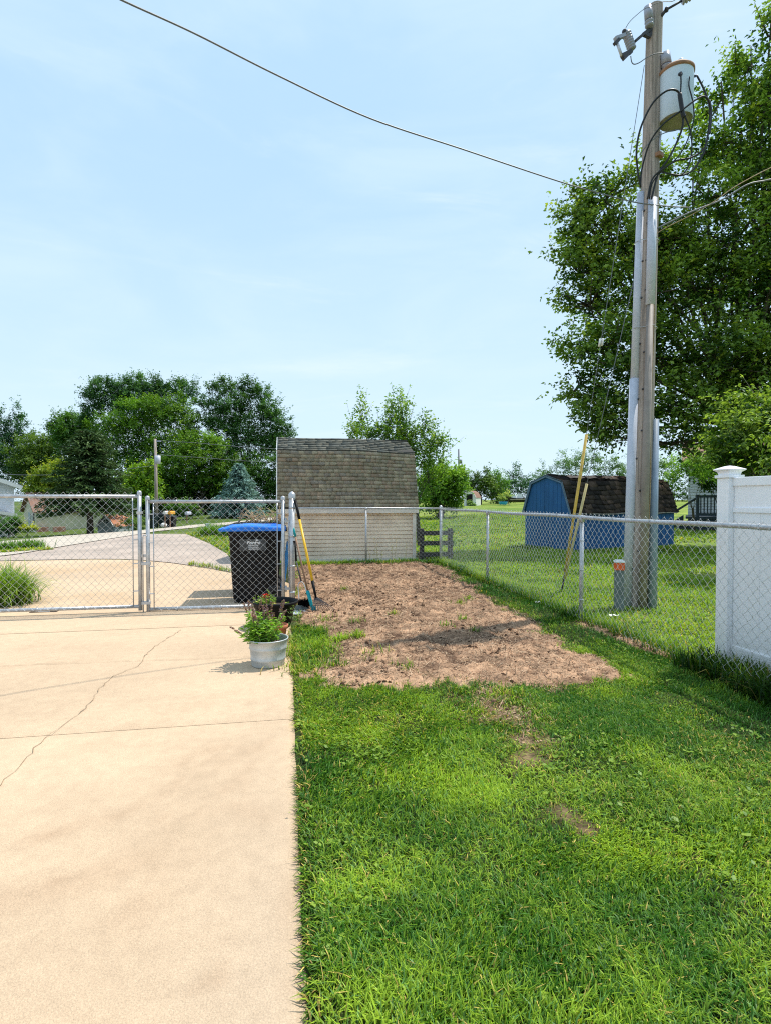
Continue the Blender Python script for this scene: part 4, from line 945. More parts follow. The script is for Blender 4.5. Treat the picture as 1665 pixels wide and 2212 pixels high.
# gambrel roof: lower steep face and upper shallow face on both sides
RX0, RX1 = SX0-.05, SX1+.08
prof = [(SY0-.10, 1.265), (SY0+.33, 2.60), (SY0+1.15, 2.98), (SY1-.33, 2.60), (SY1+.10, 1.265)]
def sagz(x): return -.10*sstep(1.6, 3.3, np.array(x))
m = MB()
for (ya, za), (yb, zb) in zip(prof[:-1], prof[1:]):
    m.add([(RX0, ya, za), (RX1, ya, za), (RX1, yb, zb-(.10 if zb > 2.5 else 0)), (RX0, yb, zb-(.02 if zb > 2.5 else 0)), (RX0, ya, za-.04), (RX1, ya, za-.04), (RX1, yb, zb-.04-(.05 if zb > 2.5 else 0)), (RX0, yb, zb-.04)], [(0, 1, 2, 3), (4, 7, 6, 5), (0, 4, 5, 1), (0, 3, 7, 4), (1, 5, 6, 2)])
M['roofdark'] = pmat('roof_underlay', (.05, .048, .042), .95, .2, 4)
rf = m.build('roof', M['roofdark'], sh)
pal = [(.36, .315, .225), (.39, .34, .245), (.34, .30, .225), (.41, .355, .255), (.31, .275, .225), (.375, .295, .215)]
d1 = np.array([0, prof[1][0]-prof[0][0], prof[1][1]-prof[0][1]]); l1 = np.linalg.norm(d1); d1 /= l1; n1_ = np.array([0, -d1[2], d1[1]])
sagf = lambda x, y: np.array([0, 0, -.05*float(sstep(1.2, 3.4, x))*y/l1-.012*math.sin(x*2.3)*y/l1])
shingle_face((RX0, prof[0][0]-.012, prof[0][1]), (1, 0, 0), d1, n1_, RX1-RX0, l1, 15, rf, pal, 4, wr=(.10, .22), sag=sagf)
d2 = np.array([0, prof[2][0]-prof[1][0], prof[2][1]-prof[1][1]]); l2 = np.linalg.norm(d2); d2 /= l2; n2_ = np.array([0, -d2[2], d2[1]])
sagf2 = lambda x, y: np.array([0, 0, -.05*float(sstep(1.2, 3.4, x))-.012*math.sin(x*2.3)])
shingle_face((RX0, prof[1][0]-.02, prof[1][1]), (1, 0, 0), d2, n2_, RX1-RX0, l2, 7, rf, [(.20, .20, .17), (.17, .175, .155), (.23, .22, .18)], 5, sag=sagf2)
m = MB()
for sgn, a, b in ((0, prof[0], prof[1]), (0, prof[1], prof[2]), (0, prof[2], prof[3]), (0, prof[3], prof[4])):
    m.bar((RX0-.012, a[0], a[1]-.05), (RX0-.012, b[0], b[1]-.05), .022, .11, up=(0, -(b[1]-a[1]), b[0]-a[0]))
m.build('rake_board', M['whitepaint'], rf)
# gable walls
for x, e in ((SX0+.02, -.03), (SX1-.03, .03)):
    m = MB(); m.prism([(x, SY0+.02, EV), (x, SY0+.34, 2.5), (x, SY0+1.15, 2.88), (x, SY1-.34, 2.5), (x, SY1-.02, EV)], (e, 0, 0)); m.build('gable', M['siding'], sh)
# dark timber rail fence beside the shed
rf_ = thing('rail_fence', 'short dark weathered three rail timber fence right of the beige shed', 'fence', (3.5, 12.75, 0))
for x in (3.16, 3.86):
    MB().box((x, 12.85, .36), (.10, .09, .78)).build('post', M['darkrail'], rf_)
for z in (.64, .40, .13):
    MB().bar((3.04, 12.79, z), (3.92, 12.79, z+.004), .03, .105).build('rail', M['darkrail'], rf_)
# tall dry weeds by the fence
wd = Leaves(); r = random.Random(4)
wt = thing('tall_weed', 'thin tall weeds standing against the beige siding', 'weeds', (1.9, 12.3, 0))
for px in (800, 808, 812, 818, 823, 851, 846, 902, 1040*0+875):
    b0 = gp(px, 1215); hh = r.uniform(.25, .62); tp_ = b0+np.array([r.uniform(-.06, .06), 0, hh])
    MB().tube([b0, b0+(tp_-b0)*.5+np.array([.01, 0, 0]), tp_], [.004, .003, .002], 5).build('stem', M['twig'], wt)
    for j in range(26):
        p = b0+(tp_-b0)*r.random(); la = r.uniform(0, 2*PI)
        wd.add(p, np.array([math.cos(la), math.sin(la), r.uniform(.2, 1)]), np.array([r.gauss(0, .5), r.gauss(0, .5), 1]), r.uniform(.02, .05), .010, np.array([.10, .13, .05])*r.uniform(.6, 1.4))
wd.build('foliage', M['leaf'], wt)
# ================================================================== blue shed
c0 = gp(1231, 1190); 
bang = math.radians(15); ux = np.array([math.cos(bang), math.sin(bang), 0]); uy = np.array([-math.sin(bang), math.cos(bang), 0]); uz = np.array([0, 0, 1.])
WL, WW = 4.25, 1.95
bs_ = thing('garden_shed', 'small blue barn shaped shed with dark worn shingled roof', 'shed', c0+ux*WL/2+uy*WW/2)
def bl_(a, b, z): return c0+ux*a+uy*b+uz*z
def zc_of(px, py, a, b):
    p = bl_(a, b, 0); d = float(p@FW); return at(px, py, d)[2]-c0[2]
zE, zS, zP = 1.07, 1.97, 2.17
prb = [(-.06, zE-.02), (.30, zS), (WW/2, zP), (WW-.30, zS), (WW+.06, zE-.02)]
m = MB()
# gable end boards with grooves (local a = 0)
nb = 11
def ztop(b):
    return float(np.interp(b, [p[0] for p in prb], [p[1]-.04 for p in prb]))
for k in range(nb):
    b0_, b1_b = WW*k/nb+.006, WW*(k+1)/nb-.006
    q0, q1 = ztop(b0_), ztop(b1_b)
    m.add([bl_(0, b0_, .0), bl_(0, b1_b, .0), bl_(0, b1_b, q1), bl_(0, b0_, q0), bl_(.03, b0_, .0), bl_(.03, b1_b, .0), bl_(.03, b1_b, q1), bl_(.03, b0_, q0)], [(0, 3, 2, 1), (4, 5, 6, 7), (0, 4, 7, 3), (1, 2, 6, 5), (3, 7, 6, 2)])
nb2 = 22
for k in range(nb2):
    a0_, a1_ = WL*k/nb2+.007, WL*(k+1)/nb2-.007
    m.hexa([bl_(a0_, 0, 0), bl_(a1_, 0, 0), bl_(a1_, .03, 0), bl_(a0_, .03, 0), bl_(a0_, 0, zE), bl_(a1_, 0, zE), bl_(a1_, .03, zE), bl_(a0_, .03, zE)])
m.hexa([bl_(.02, .02, 0), bl_(WL-.02, .02, 0), bl_(WL-.02, WW-.02, 0), bl_(.02, WW-.02, 0), bl_(.02, .02, zE), bl_(WL-.02, .02, zE), bl_(WL-.02, WW-.02, zE), bl_(.02, WW-.02, zE)])
m.prism([bl_(.02, b, ztop(b)-.01) for b in (0.02, .3, WW/2, WW-.3, WW-.02)]+[bl_(.02, WW-.02, .1), bl_(.02, .02, .1)], ux*.02)
m.prism([bl_(WL-.02, b, ztop(b)-.01) for b in (0.02, .3, WW/2, WW-.3, WW-.02)]+[bl_(WL-.02, WW-.02, .1), bl_(WL-.02, .02, .1)], ux*-.02)
m.build('wall', M['blueboard'], bs_)
for a in (-.045, WL+.045):
    m = MB()
    for (b0_, z0_), (b1_b, z1_) in zip(prb[:-1], prb[1:]):
        m.bar(bl_(a, b0_, z0_-.03), bl_(a, b1_b, z1_-.03), .03, .075, up=np.cross(ux, bl_(0, b1_b, z1_)-bl_(0, b0_, z0_)))
    m.build('rake_board', M['bluetrim'], bs_)
m = MB()
for i in range(8):
    a0_, a1_ = WL*i/8-.05, WL*(i+1)/8+.02; zz0 = zE-.035+.018*math.sin(i*1.9); zz1 = zE-.035+.018*math.sin((i+1)*1.9)
    m.bar(bl_(a0_, -.085, zz0), bl_(a1_, -.085, zz1), .09, .028)
m.build('eave_board', M['oldboard'], bs_)
m = MB()
for (b0_, z0_), (b1_b, z1_) in zip(prb[:-1], prb[1:]):
    m.add([bl_(-.06, b0_, z0_), bl_(WL+.06, b0_, z0_), bl_(WL+.06, b1_b, z1_), bl_(-.06, b1_b, z1_), bl_(-.06, b0_, z0_-.03), bl_(WL+.06, b0_, z0_-.03), bl_(WL+.06, b1_b, z1_-.03), bl_(-.06, b1_b, z1_-.03)], [(0, 1, 2, 3), (4, 7, 6, 5), (0, 4, 5, 1), (0, 3, 7, 4), (1, 5, 6, 2)])
rfb = m.build('roof', M['roofdark'], bs_)
dv_ = bl_(0, prb[1][0], prb[1][1])-bl_(0, prb[0][0], prb[0][1]); lv_ = np.linalg.norm(dv_); dv_ /= lv_; nv_ = np.cross(ux, dv_)
rs = np.random.default_rng(3)
wav = lambda x, y: uz*(.018*math.sin(x*3.1+y*2)+.012*math.sin(x*7))+nv_*.02*(math.sin(x*5.3)*math.sin(y*9))
shingle_face(bl_(-.06, prb[0][0]-.02, prb[0][1]), ux, dv_, nv_, WL+.12, lv_, 7, rfb, [(.085, .064, .056), (.06, .048, .044), (.13, .09, .074), (.04, .034, .034)], 8, wr=(.16, .32), mat=M['shinglebare'], jitter=.03, rag=.03, skip=.03, sag=wav)
dv2 = bl_(0, prb[2][0], prb[2][1])-bl_(0, prb[1][0], prb[1][1]); lv2 = np.linalg.norm(dv2); dv2 /= lv2; nv2 = np.cross(ux, dv2)
shingle_face(bl_(-.06, prb[1][0]-.02, prb[1][1]), ux, dv2, nv2, WL+.12, lv2, 5, rfb, [(.07, .05, .045), (.055, .045, .042), (.12, .08, .06)], 9, wr=(.16, .32), mat=M['shinglebare'], jitter=.03, rag=.03, skip=.05, sag=wav)
m = MB(); r = random.Random(9)
for a, w in ((.25, .35), (.62, .25), (.95, .45), (1.65, .3), (1.95, .18)):
    n = 5; vs = [bl_(a+w*i/n+r.uniform(-.03, .03), prb[1][0]-.03+.11*j+r.uniform(-.03, .03), prb[1][1]+.075+.045*j+r.uniform(0, .04)) for j in range(3) for i in range(n+1)]
    m.add(vs, [(j*(n+1)+i, j*(n+1)+i+1, (j+1)*(n+1)+i+1, (j+1)*(n+1)+i) for j in range(2) for i in range(n)])
M['tatter'] = pmat('torn_felt', (.42, .27, .20), .9, .4, 9, .4, 20); m.build('torn_felt', M['tatter'], rfb)
# ================================================================== utility pole
B0 = at(1379, 1312, 7.4); B0[2] = 0; T0 = at(1414, 14, 7.42)
up_ = thing('utility_pole', 'tall weathered wooden utility pole carrying a grey transformer', 'utility pole', B0)
ax = (T0-B0)/np.linalg.norm(T0-B0); PL = np.linalg.norm(T0-B0)
vw = -np.array([B0[0], B0[1], 0]); vw /= np.linalg.norm(vw); lf = np.array([vw[1], -vw[0], 0]); lf = -lf if lf@RT > 0 else lf
def rad(t): return .139-.043*t
m = MB(); n = 24; rings = []
for i in range(41):
    t = i/40; p = B0+ax*PL*t; 
    for k in range(n):
        a = 2*PI*k/n; rr = rad(t)*(1+.018*math.sin(5*a+1.3*t)+.012*math.sin(11*a+3*t*2))
        rings.append(p+rr*(math.cos(a)*vw+math.sin(a)*lf))
m.add(rings, [(i*n+k, i*n+(k+1) % n, (i+1)*n+(k+1) % n, (i+1)*n+k) for i in range(40) for k in range(n)], True); m.add(rings[-n:], [tuple(range(n))])
m.build('shaft', M['poleWood'], up_)
def pz(z): return (z-B0[2])/(ax[2]*PL)
def on(z, ang, ex=0):    # a point on the pole surface: angle from the side facing the camera, positive to the left
    t = pz(z); return B0+ax*PL*t+(rad(t)+ex)*(math.cos(ang)*vw+math.sin(ang)*lf)
def zpx(py): return at(1390, py, 7.3)[2]
A1 = math.radians(62)
m = MB(); m.tube([on(0, A1, .02), on(zpx(815), A1, .02)], .062, 14); m.build('conduit', M['guard'], up_)
m = MB(); m.tube([on(zpx(822), A1, .015), on(zpx(406), A1, .012)], [.055, .048], 14); m.build('conduit', M['guard'], up_)
A2 = math.radians(-16)
m = MB(); m.tube([on(zpx(660), A2, .018), on(zpx(430), A2, .018)], .056, 14); m.build('conduit', M['guard'], up_)
m = MB(); m.tube([on(0, math.radians(-14), .03), on(zpx(648), A2, .02)], [.055, .044], 14); m.build('conduit', M['guardbrown'], up_)
A3 = math.radians(-80)
m = MB(); m.tube([on(0, math.radians(-62), .04), on(zpx(905), A3, .02)], [.062, .042], 10); m.build('conduit', M['guardblue'], up_)
m = MB(); m.tube([on(z, math.radians(-42+4*math.sin(z*3)), .006) for z in np.linspace(.05, zpx(520), 24)], .006, 6); m.build('ground_wire', M['twig'], up_)
bolt = None
for z, a in [(zpx(py), A1-.50) for py in (450, 560, 640, 740, 860, 990, 1120, 1230)]+[(zpx(py), A2+.46) for py in (480, 560, 625, 760, 840, 930, 1060, 1190)]+[(zpx(py), A2-.46) for py in (470, 550, 620)]:
    p = on(z, a, .004); MB().lathe((p[0], p[1], p[2]), [(.001, -.012), (.010, -.01), (.012, 0), (.010, .01), (.001, .012)], 8).build('bolt', M['iron'], up_)
# strap bands
for py in (515, 705): 
    z = zpx(py); t = pz(z); c = B0+ax*PL*t; m = MB(); m.tube([c+(rad(t)+.012+(.05 if abs(a-A1) < .5 else .045 if abs(a-A2) < .35 else 0))*(math.cos(a)*vw+math.sin(a)*lf) for a in np.linspace(-2, 2, 24)], .005, 5); m.build('strap', M['galv'], up_)
# transformer
TD = 7.32
tb = at(1457, 262, TD); tt_ = at(1462, 158, TD); tc = np.array([(tb[0]+tt_[0])/2, (tb[1]+tt_[1])/2, tb[2]]); th_ = tt_[2]-tb[2]; tr = .205
tk = MB(); tk.lathe(tc, [(tr*.96, 0), (tr, .015), (tr, th_*.97), (tr*1.01, th_)], 40); tko = tk.build('transformer_tank', M['tank'], up_)
m = MB(); m.lathe(tc, [(.001, .02), (tr*.6, .018), (tr*.955, -.004), (tr*.965, .01)], 40); m.build('base', M['tankbottom'], tko)
m = MB(); m.lathe(tc, [(tr*1.0, th_-.03), (tr*1.06, th_-.025), (tr*1.06, th_+.01), (tr*1.0, th_+.02), (tr*.85, th_+.05), (tr*.4, th_+.075), (.001, th_+.08)], 40); m.build('lid', M['rust'], tko)
for dz in (.09, th_-.10):
    m = MB(); a = tc+np.array([0, 0, dz]); bpt = B0+ax*PL*pz(tc[2]+dz); m.bar(a, bpt, .09, .05); m.build('bracket', M['tank'], up_)
def z7(x, y): return ((x/6.9375+1380)/1.04144, (y/6.9375)/1.04144)
def zc(x, y): return ((x/3.33+1234)/1.04144, (y/3.33)/1.04144)
# high voltage bushing and lid knob
h0 = at(*z7(830, 1130), TD+.0); h1 = at(*z7(805, 830), TD+.0)
dh = h1-h0
def ribbed(p, q, r, nr, mat, nm, parent, cap=.0):
    m = MB(); N = nr*4; pts = []; rr = []
    for i in range(N+1):
        pts.append(p+(q-p)*i/N); rr.append(r*(1.0 if i % 4 in (1, 2) else .72))
    m.tube(pts, rr, 14); return m.build(nm, mat, parent)
hb_ = ribbed(h0-dh*.25, h0+dh*.45, .062, 4, M['porcelain'], 'bushing', tko)
MB().tube([h0+dh*.42, h1], [.066, .058], 16).build('bushing_cap', M['porcelain'], hb_)
kb = at(*z7(1045, 965), TD+.05); MB().ball(kb, .048, 8).build('pressure_knob', M['tank'], tko)
LV = [(1040, 1150), (1165, 1140), (1250, 1185)]
lvp = []
for i, (x, y) in enumerate(LV):
    p = at(*z7(x, y), TD-.20+.06*i); c = p+(np.array([tc[0], tc[1], p[2]])-p)*.35
    m = MB(); m.tube([c, p], [.034, .028], 10); m.tube([p, p+(p-c)*.35], .016, 8); m.build('bushing', M['iron'], tko); lvp.append(p)
# cables
def cable(pts, r, mat='cable', d=7.1, nm='cable', conv=zc, parent=up_, dd=None):
    q = [at(*conv(x, y), (d if dd is None else dd[i])) for i, (x, y) in enumerate(pts)]
    return MB().tube(spline(q, 7), r, 8).build(nm, M[mat], parent)
cable([(688, 1400), (665, 1270), (657, 1120), (690, 950), (775, 775), (875, 682), (950, 672), (985, 715), (990, 780), (1005, 850)], .012, dd=[7.24, 7.2, 7.15, 7.1, 7.05, 7.0, 7.0, 7.02, 7.02, 7.02])
cable([(684, 1400), (700, 1250), (760, 1060), (860, 925), (1000, 820), (1100, 745), (1165, 720), (1203, 770), (1207, 860), (1190, 1020), (1155, 1120), (1060, 1180), (960, 1200), (860, 1260), (775, 1340), (738, 1490)], .011, dd=[7.24, 7.2, 7.1, 7.02, 6.98, 6.98, 7.0, 7.05, 7.1, 7.1, 7.1, 7.1, 7.1, 7.1, 7.15, 7.18])
cable([(1005, 850), (1000, 950), (960, 1060), (900, 1180), (820, 1300), (768, 1490)], .012, dd=[7.02, 7.05, 7.1, 7.12, 7.15, 7.16])
cable([(1015, 860), (1058, 970), (1072, 1100), (1050, 1230), (995, 1305), (910, 1300), (850, 1288)], .009, d=7.15)
cable([(980, 700), (992, 780), (1004, 850), (1015, 875)], .026, d=7.0, nm='cable_splice')
cable([(988, 545), (990, 620), (985, 700)], .009, d=7.06)
cable([(1055, 570), (1050, 640), (1075, 740), (1087, 830), (1080, 920), (1020, 1090), (950, 1190), (850, 1275), (775, 1370), (752, 1490)], .008, dd=[7.1, 7.1, 7.1, 7.1, 7.1, 7.15, 7.15, 7.15, 7.17, 7.18])
cable([(1108, 560), (1150, 640), (1190, 740), (1212, 830), (1195, 1000), (1160, 1140), (1090, 1260), (1010, 1308), (930, 1312)], .011, d=7.2)
cable([(1200, 750), (1212, 820), (1210, 900), (1200, 1000)], .019, d=7.19, nm='cable_splice')
cable([(680, 1160), (740, 1080), (830, 1010), (930, 975), (1060, 960)], .006, 'wiregrey', dd=[7.25, 7.22, 7.2, 7.2, 7.2])
# bracket below the transformer
p = at(*zc(825, 1160), 7.32); MB().box(p, (.10, .08, .05), .5).build('rack_clamp', M['rust'], up_)
MB().tube([p, at(*zc(838, 985), 7.32)], .012, 6).build('rack_rod', M['galv'], up_)
# arrester, fuse cutout and their arm
ar0 = at(*z7(560, 410), 7.3); ar1 = at(*z7(530, 105), 7.3)
o = MB().tube([ar0+(ar1-ar0)*.35, ar1], [.052, .05], 14).build('arrester', M['porcelain'], up_)
ribbed(ar0, ar0+(ar1-ar0)*.36, .056, 2, M['porcelain'], 'skirt', o)
m = MB(); e0 = at(*z7(330, 640), 7.25); e1 = at(*z7(470, 520), 7.3); e2 = at(*z7(585, 440), 7.36); e3 = at(*z7(560, 560), 7.36)
m.bar(e0, e1, .045, .03); m.bar(e1, e2, .045, .04); m.bar(e1, e3, .04, .05); m.bar(e2, e3, .04, .04); m.build('arm', M['iron'], up_)
c0_ = at(*z7(285, 770), 7.22); c1_ = at(*z7(195, 500), 7.22)
cu = ribbed(c0_, c1_, .056, 7, M['porcelain'], 'fuse_cutout', up_)
f0 = at(*z7(20, 600), 7.15); f1 = at(*z7(170, 545), 7.2); f2 = at(*z7(125, 870), 7.15); f3 = at(*z7(270, 800), 7.2)
m = MB(); m.bar(f0, f1, .05, .04); m.build('bracket', M['porcelain'], cu)
m = MB(); m.tube([at(*z7(50, 660), 7.15), f2], .018, 8); m.build('fuse_tube', M['guard'], cu)
m = MB(); m.bar(f2, f3, .05, .045); m.bar(at(*z7(150, 920), 7.15), at(*z7(240, 830), 7.18), .04, .03); m.bar(at(*z7(10, 680), 7.14), at(*z7(80, 610), 7.16), .04, .04); m.build('clamp', M['iron'], cu)
MB().ball(at(*z7(165, 485), 7.2), .03, 6).build('terminal', M['iron'], cu)
cable([(165, 470), (250, 330), (400, 190), (500, 120), (585, 95), (640, 55), (760, 20), (900, 15), (960, -10)], .004, 'wiregrey', 7.2, conv=z7, nm='jumper_wire')
cable([(265, 870), (280, 960), (320, 995), (400, 970), (520, 890), (640, 835), (775, 822)], .006, 'wiregrey', 7.2, conv=z7, nm='jumper_wire')
m = MB(); a = at(*z7(740, 250), 7.35); b = at(*z7(810, 150), 7.3); c = at(*z7(1060, 5), 7.25); d = at(*z7(1260, -110), 7.2)
m.tube([a, b], .02, 8); m.tube([b, c], .014, 8); m.build('dead_end_link', M['iron'], up_)
ribbed(c, d, .055, 4, M['porcelain'], 'dead_end_insulator', up_)
MB().tube([b-(c-b)*.0, b+(c-b)*.12], .032, 8).build('shackle', M['iron'], up_)
MB().tube(spline([d, d+RT*2.5-FW*1.2+UP*.9, d+RT*8-FW*4+UP*3.2], 6), .008, 6).build('primary_wire', M['wiregrey'], up_)
# ------------------------------------------------------------------ overhead wires
def wire(name, label, pts, r, mat, group='overhead wires'):
    q = [at(x, y, d) for x, y, d in pts]
    o = MB().tube(spline(q, 8), r, 7).build(name, M[mat]); tag(o, label, 'wire', group); return o
hub = at(1372, 437, 7.22)
wire('overhead_wire', 'long sagging service wire crossing the sky from upper left to the pole', [(-160, -170, 3.0), (60, -98, 3.5), (265, 0, 4.0), (420, 71, 4.5), (600, 162, 5.0), (800, 255, 5.6), (1000, 322, 6.2), (1200, 389, 6.75), (1300, 418, 7.0), (1374, 437, 7.2), (1435, 444, 7.25), (1490, 448, 7.3)], .0075, 'wiregrey')
wire('overhead_wire', 'thick grey service cable curving from the pole to the right edge', [(1300, 600, 7.8*0+7.35), (1420, 492, 7.3), (1490, 458, 7.3), (1560, 430, 7.3), (1610, 400, 7.3), (1645, 391, 7.3), (1700, 389, 7.3), (1900, 420, 7.6)][1:], .0105, 'wiregrey')
wire('overhead_wire', 'thin brown drop wire below the grey service cable', [(1405, 512, 7.25), (1440, 490, 7.3), (1490, 465, 7.3), (1540, 436, 7.3), (1600, 395, 7.4), (1700, 345, 7.8), (1900, 260, 8.5)], .0055, 'twig')
# ------------------------------------------------------------------ guy wires with guards
anc = at(1213, 1286, 8.62); anc[2] = 0
tops = [at(1391, 140, 7.42), at(1388, 520, 7.42)]
for (tp_, mat, gl, rr, lab_, pyt) in ((tops[0], 'yellowguard', 940, .021, 'steel guy wire in a long faded yellow guard', 940), (tops[1], 'bamboo', 1046, .019, 'shorter guy wire in a pale cane coloured guard', 1046)):
    g = thing('guy_wire', lab_, 'guy wire', anc, 'guy wires staying the utility pole')
    MB().tube([anc, tp_], .0042, 6).build('strand', M['wiregrey'], g)
    k = 0
    for t in np.linspace(0, 1, 400):
        q = anc+(tp_-anc)*t; v = q-np.array([0, 0, CAMH]); cp, sp = math.cos(PITCH), math.sin(PITCH)
        fz = v@(FW*cp-UP*sp); py = CY-FPX*(v@(FW*sp+UP*cp))/fz
        if py < pyt: break
    s0 = anc+(tp_-anc)*.045
    MB().tube([s0, q], rr, 10).build('guard', M[mat], g)
    if gl == 940:
        ins = None
        for t in np.linspace(0, 1, 800):
            q = anc+(tp_-anc)*t; v = q-np.array([0, 0, CAMH]); fz = v@(FW*cp-UP*sp); py = CY-FPX*(v@(FW*sp+UP*cp))/fz
            if py < 741: break
        dd = (tp_-anc)/np.linalg.norm(tp_-anc)
        m = MB(); m.tube([q-dd*.055+RT*-.016, q+dd*.055+RT*-.016], .016, 8); m.tube([q-dd*.045+RT*.02, q+dd*.06+RT*.02], .014, 8); m.build('insulator', M['paper'], g)
m = MB(); m.tube([anc-np.array([.01, -.01, .02]), anc+(tops[0]-anc)*.05], .012, 8); m.lathe(anc+(tops[0]-anc)*.05, [(.001, -.03), (.022, -.02), (.022, .02), (.001, .03)], 8); m.build('anchor_rod', M['iron'], g)
# ------------------------------------------------------------------ pedestal
pc = at(1336, 1316, 7.15); pc[2] = 0
pd = thing('cable_pedestal', 'short grey cable pedestal with orange band beside the utility pole', 'pedestal', pc)
rz = -.5
m = MB(); m.box((pc[0], pc[1], .30), (.115, .115, .62), rz); m.build('body', M['pedestal'], pd, bevel=.012)
m = MB(); m.box((pc[0], pc[1], .575), (.127, .127, .095), rz); m.build('band', M['orange'], pd, bevel=.008)
m = MB(); m.box((pc[0], pc[1], .635), (.135, .135, .022), rz); m.box((pc[0], pc[1], .652), (.10, .10, .014), rz); m.build('cap', M['paper'], pd, bevel=.01)
#--PART4--
# ================================================================== far buildings
def quad_house(name, label, K, alpha, wg, lh, ez, pz_, wallm, roofm, over=.35):
    """gabled house: K nearest ground corner, gable runs to the left, long wall to the right and away"""
    g = -math.cos(alpha)*RT+math.sin(alpha)*FW; h = math.sin(alpha)*RT+math.cos(alpha)*FW
    K = np.array(K, float); t = thing(name, label, 'house', K)
    P = lambda a, b, z: K+g*a+h*b+UP*z
    m = MB(); m.hexa([P(0, 0, -1.0), P(wg, 0, -1.0), P(wg, lh, -1.0), P(0, lh, -1.0), P(0, 0, ez), P(wg, 0, ez), P(wg, lh, ez), P(0, lh, ez)])
    m.prism([P(0, .02, ez), P(wg, .02, ez), P(wg/2, .02, pz_-.05)], h*(lh-.04)); m.build('wall', wallm, t)
    m = MB(); sl = (pz_-ez)/(wg/2)
    for s, e in ((-over, wg/2), (wg+over, wg/2)):
        z0 = ez-sl*over
        q = [P(s, -over, z0), P(s, lh+over, z0), P(e, lh+over, pz_), P(e, -over, pz_)]
        m.hexa(q+[p+UP*.14 for p in q])
    rfo = m.build('roof', roofm, t)
    return t, P, rfo
# cream house
K = at(79, 1143, 54)
ch, P, rfo = quad_house('cream_house', 'cream rendered house with brown roof behind the dark spruce', K, math.radians(48), 6.4, 7.0, 1.75, 3.5, M['tanwall'], M['brownroof'])
m = MB(); q = [P(1.35, -.03, .62), P(1.95, -.03, .62), P(1.95, -.03, 1.45), P(1.35, -.03, 1.45)]
m.prism(q, (P(0, -.02, 0)-P(0, 0, 0))); w = m.build('window', M['darkglass'], ch)
m = MB()
for a, b, c, d in ((1.35, .62, 1.95, .62), (1.35, 1.45, 1.95, 1.45), (1.35, .62, 1.35, 1.45), (1.95, .62, 1.95, 1.45), (1.65, .62, 1.65, 1.45), (1.35, 1.03, 1.95, 1.03)): m.bar(P(a, -.07, b), P(c, -.07, d), .05, .06)
m.build('frame', M['whitepaint'], w)
for a in (1.12, 2.18): 
    m = MB(); m.hexa([P(a-.16, -.06, .58), P(a+.16, -.06, .58), P(a+.16, 0, .58), P(a-.16, 0, .58), P(a-.16, -.06, 1.5), P(a+.16, -.06, 1.5), P(a+.16, 0, 1.5), P(a-.16, 0, 1.5)]); m.build('shutter', M['iron'], ch)
m = MB(); m.hexa([P(2.9, -.04, .0), P(3.9, -.04, .0), P(3.9, 0, .0), P(2.9, 0, .0), P(2.9, -.04, 1.6), P(3.9, -.04, 1.6), P(3.9, 0, 1.6), P(2.9, 0, 1.6)]); m.build('door', M['greywall'], ch)
for px in (92, 128):
    p = gp(px, 1149); o = MB().box((p[0], p[1], p[2]+.2), (.95, .5, .5), .5).build('brick_planter', M['brick'])
    tag(o, 'low brick planter on the grass before the cream house, %s one' % ('nearer the house corner' if px == 92 else 'farther from the house corner'), 'planter', 'brick planters by the cream house')
# white house with porch
K = at(32, 1158, 42)
wh, P, rfo = quad_house('white_house', 'white two storey house with open porch at the left edge', K, math.radians(-40), 9, 8, 3.85, 5.6, M['housewhite'], M['guard'], .45)
m = MB()
for k in range(24): m.bar(P(.05, -.012, .2+k*.155), P(8.9, -.012, .2+k*.155), .02, .012)
m.build('siding_lap', M['whitepaint'], wh)
m = MB(); sl = (5.6-3.85)/4.5
m.bar(P(-.47, -.5, 3.85-sl*.45-.02), P(4.5, -.5, 5.56), .06, .26, up=P(0, 0, 1)-P(0, 0, 0)); m.build('rake_board', M['whitepaint'], rfo)
m = MB(); q = [P(.0, -1.4, 1.72), P(4, -1.4, 2.55), P(4, -.05, 2.55), P(.0, -.05, 1.72)]; m.hexa([p-UP*.2 for p in q]+q); pr = m.build('porch_roof', M['guard'], wh)
m = MB(); m.bar(P(.0, -1.44, 1.60), P(4, -1.44, 2.43), .06, .22, up=UP); m.bar(P(.1, -1.3, 1.42), P(4, -1.3, 1.42), .12, .16); m.build('fascia', M['whitepaint'], pr)
m = MB(); m.bar(P(.45, -1.28, -.8), P(.45, -1.28, 1.50), .26, .26, up=FW); m.build('porch_column', M['whitepaint'], wh)
m = MB(); q = [P(1.0, -.06, .0), P(6, -.06, .0), P(6, 0, .0), P(1.0, 0, .0)]; m.hexa(q+[p+UP*1.4 for p in q]); m.build('stone_front', M['stone'], wh)
m = MB(); q = [P(.15, -.05, .0), P(.85, -.05, .0), P(.85, 0, .0), P(.15, 0, .0)]; m.hexa(q+[p+UP*1.35 for p in q]); m.build('door', M['greywall'], wh)
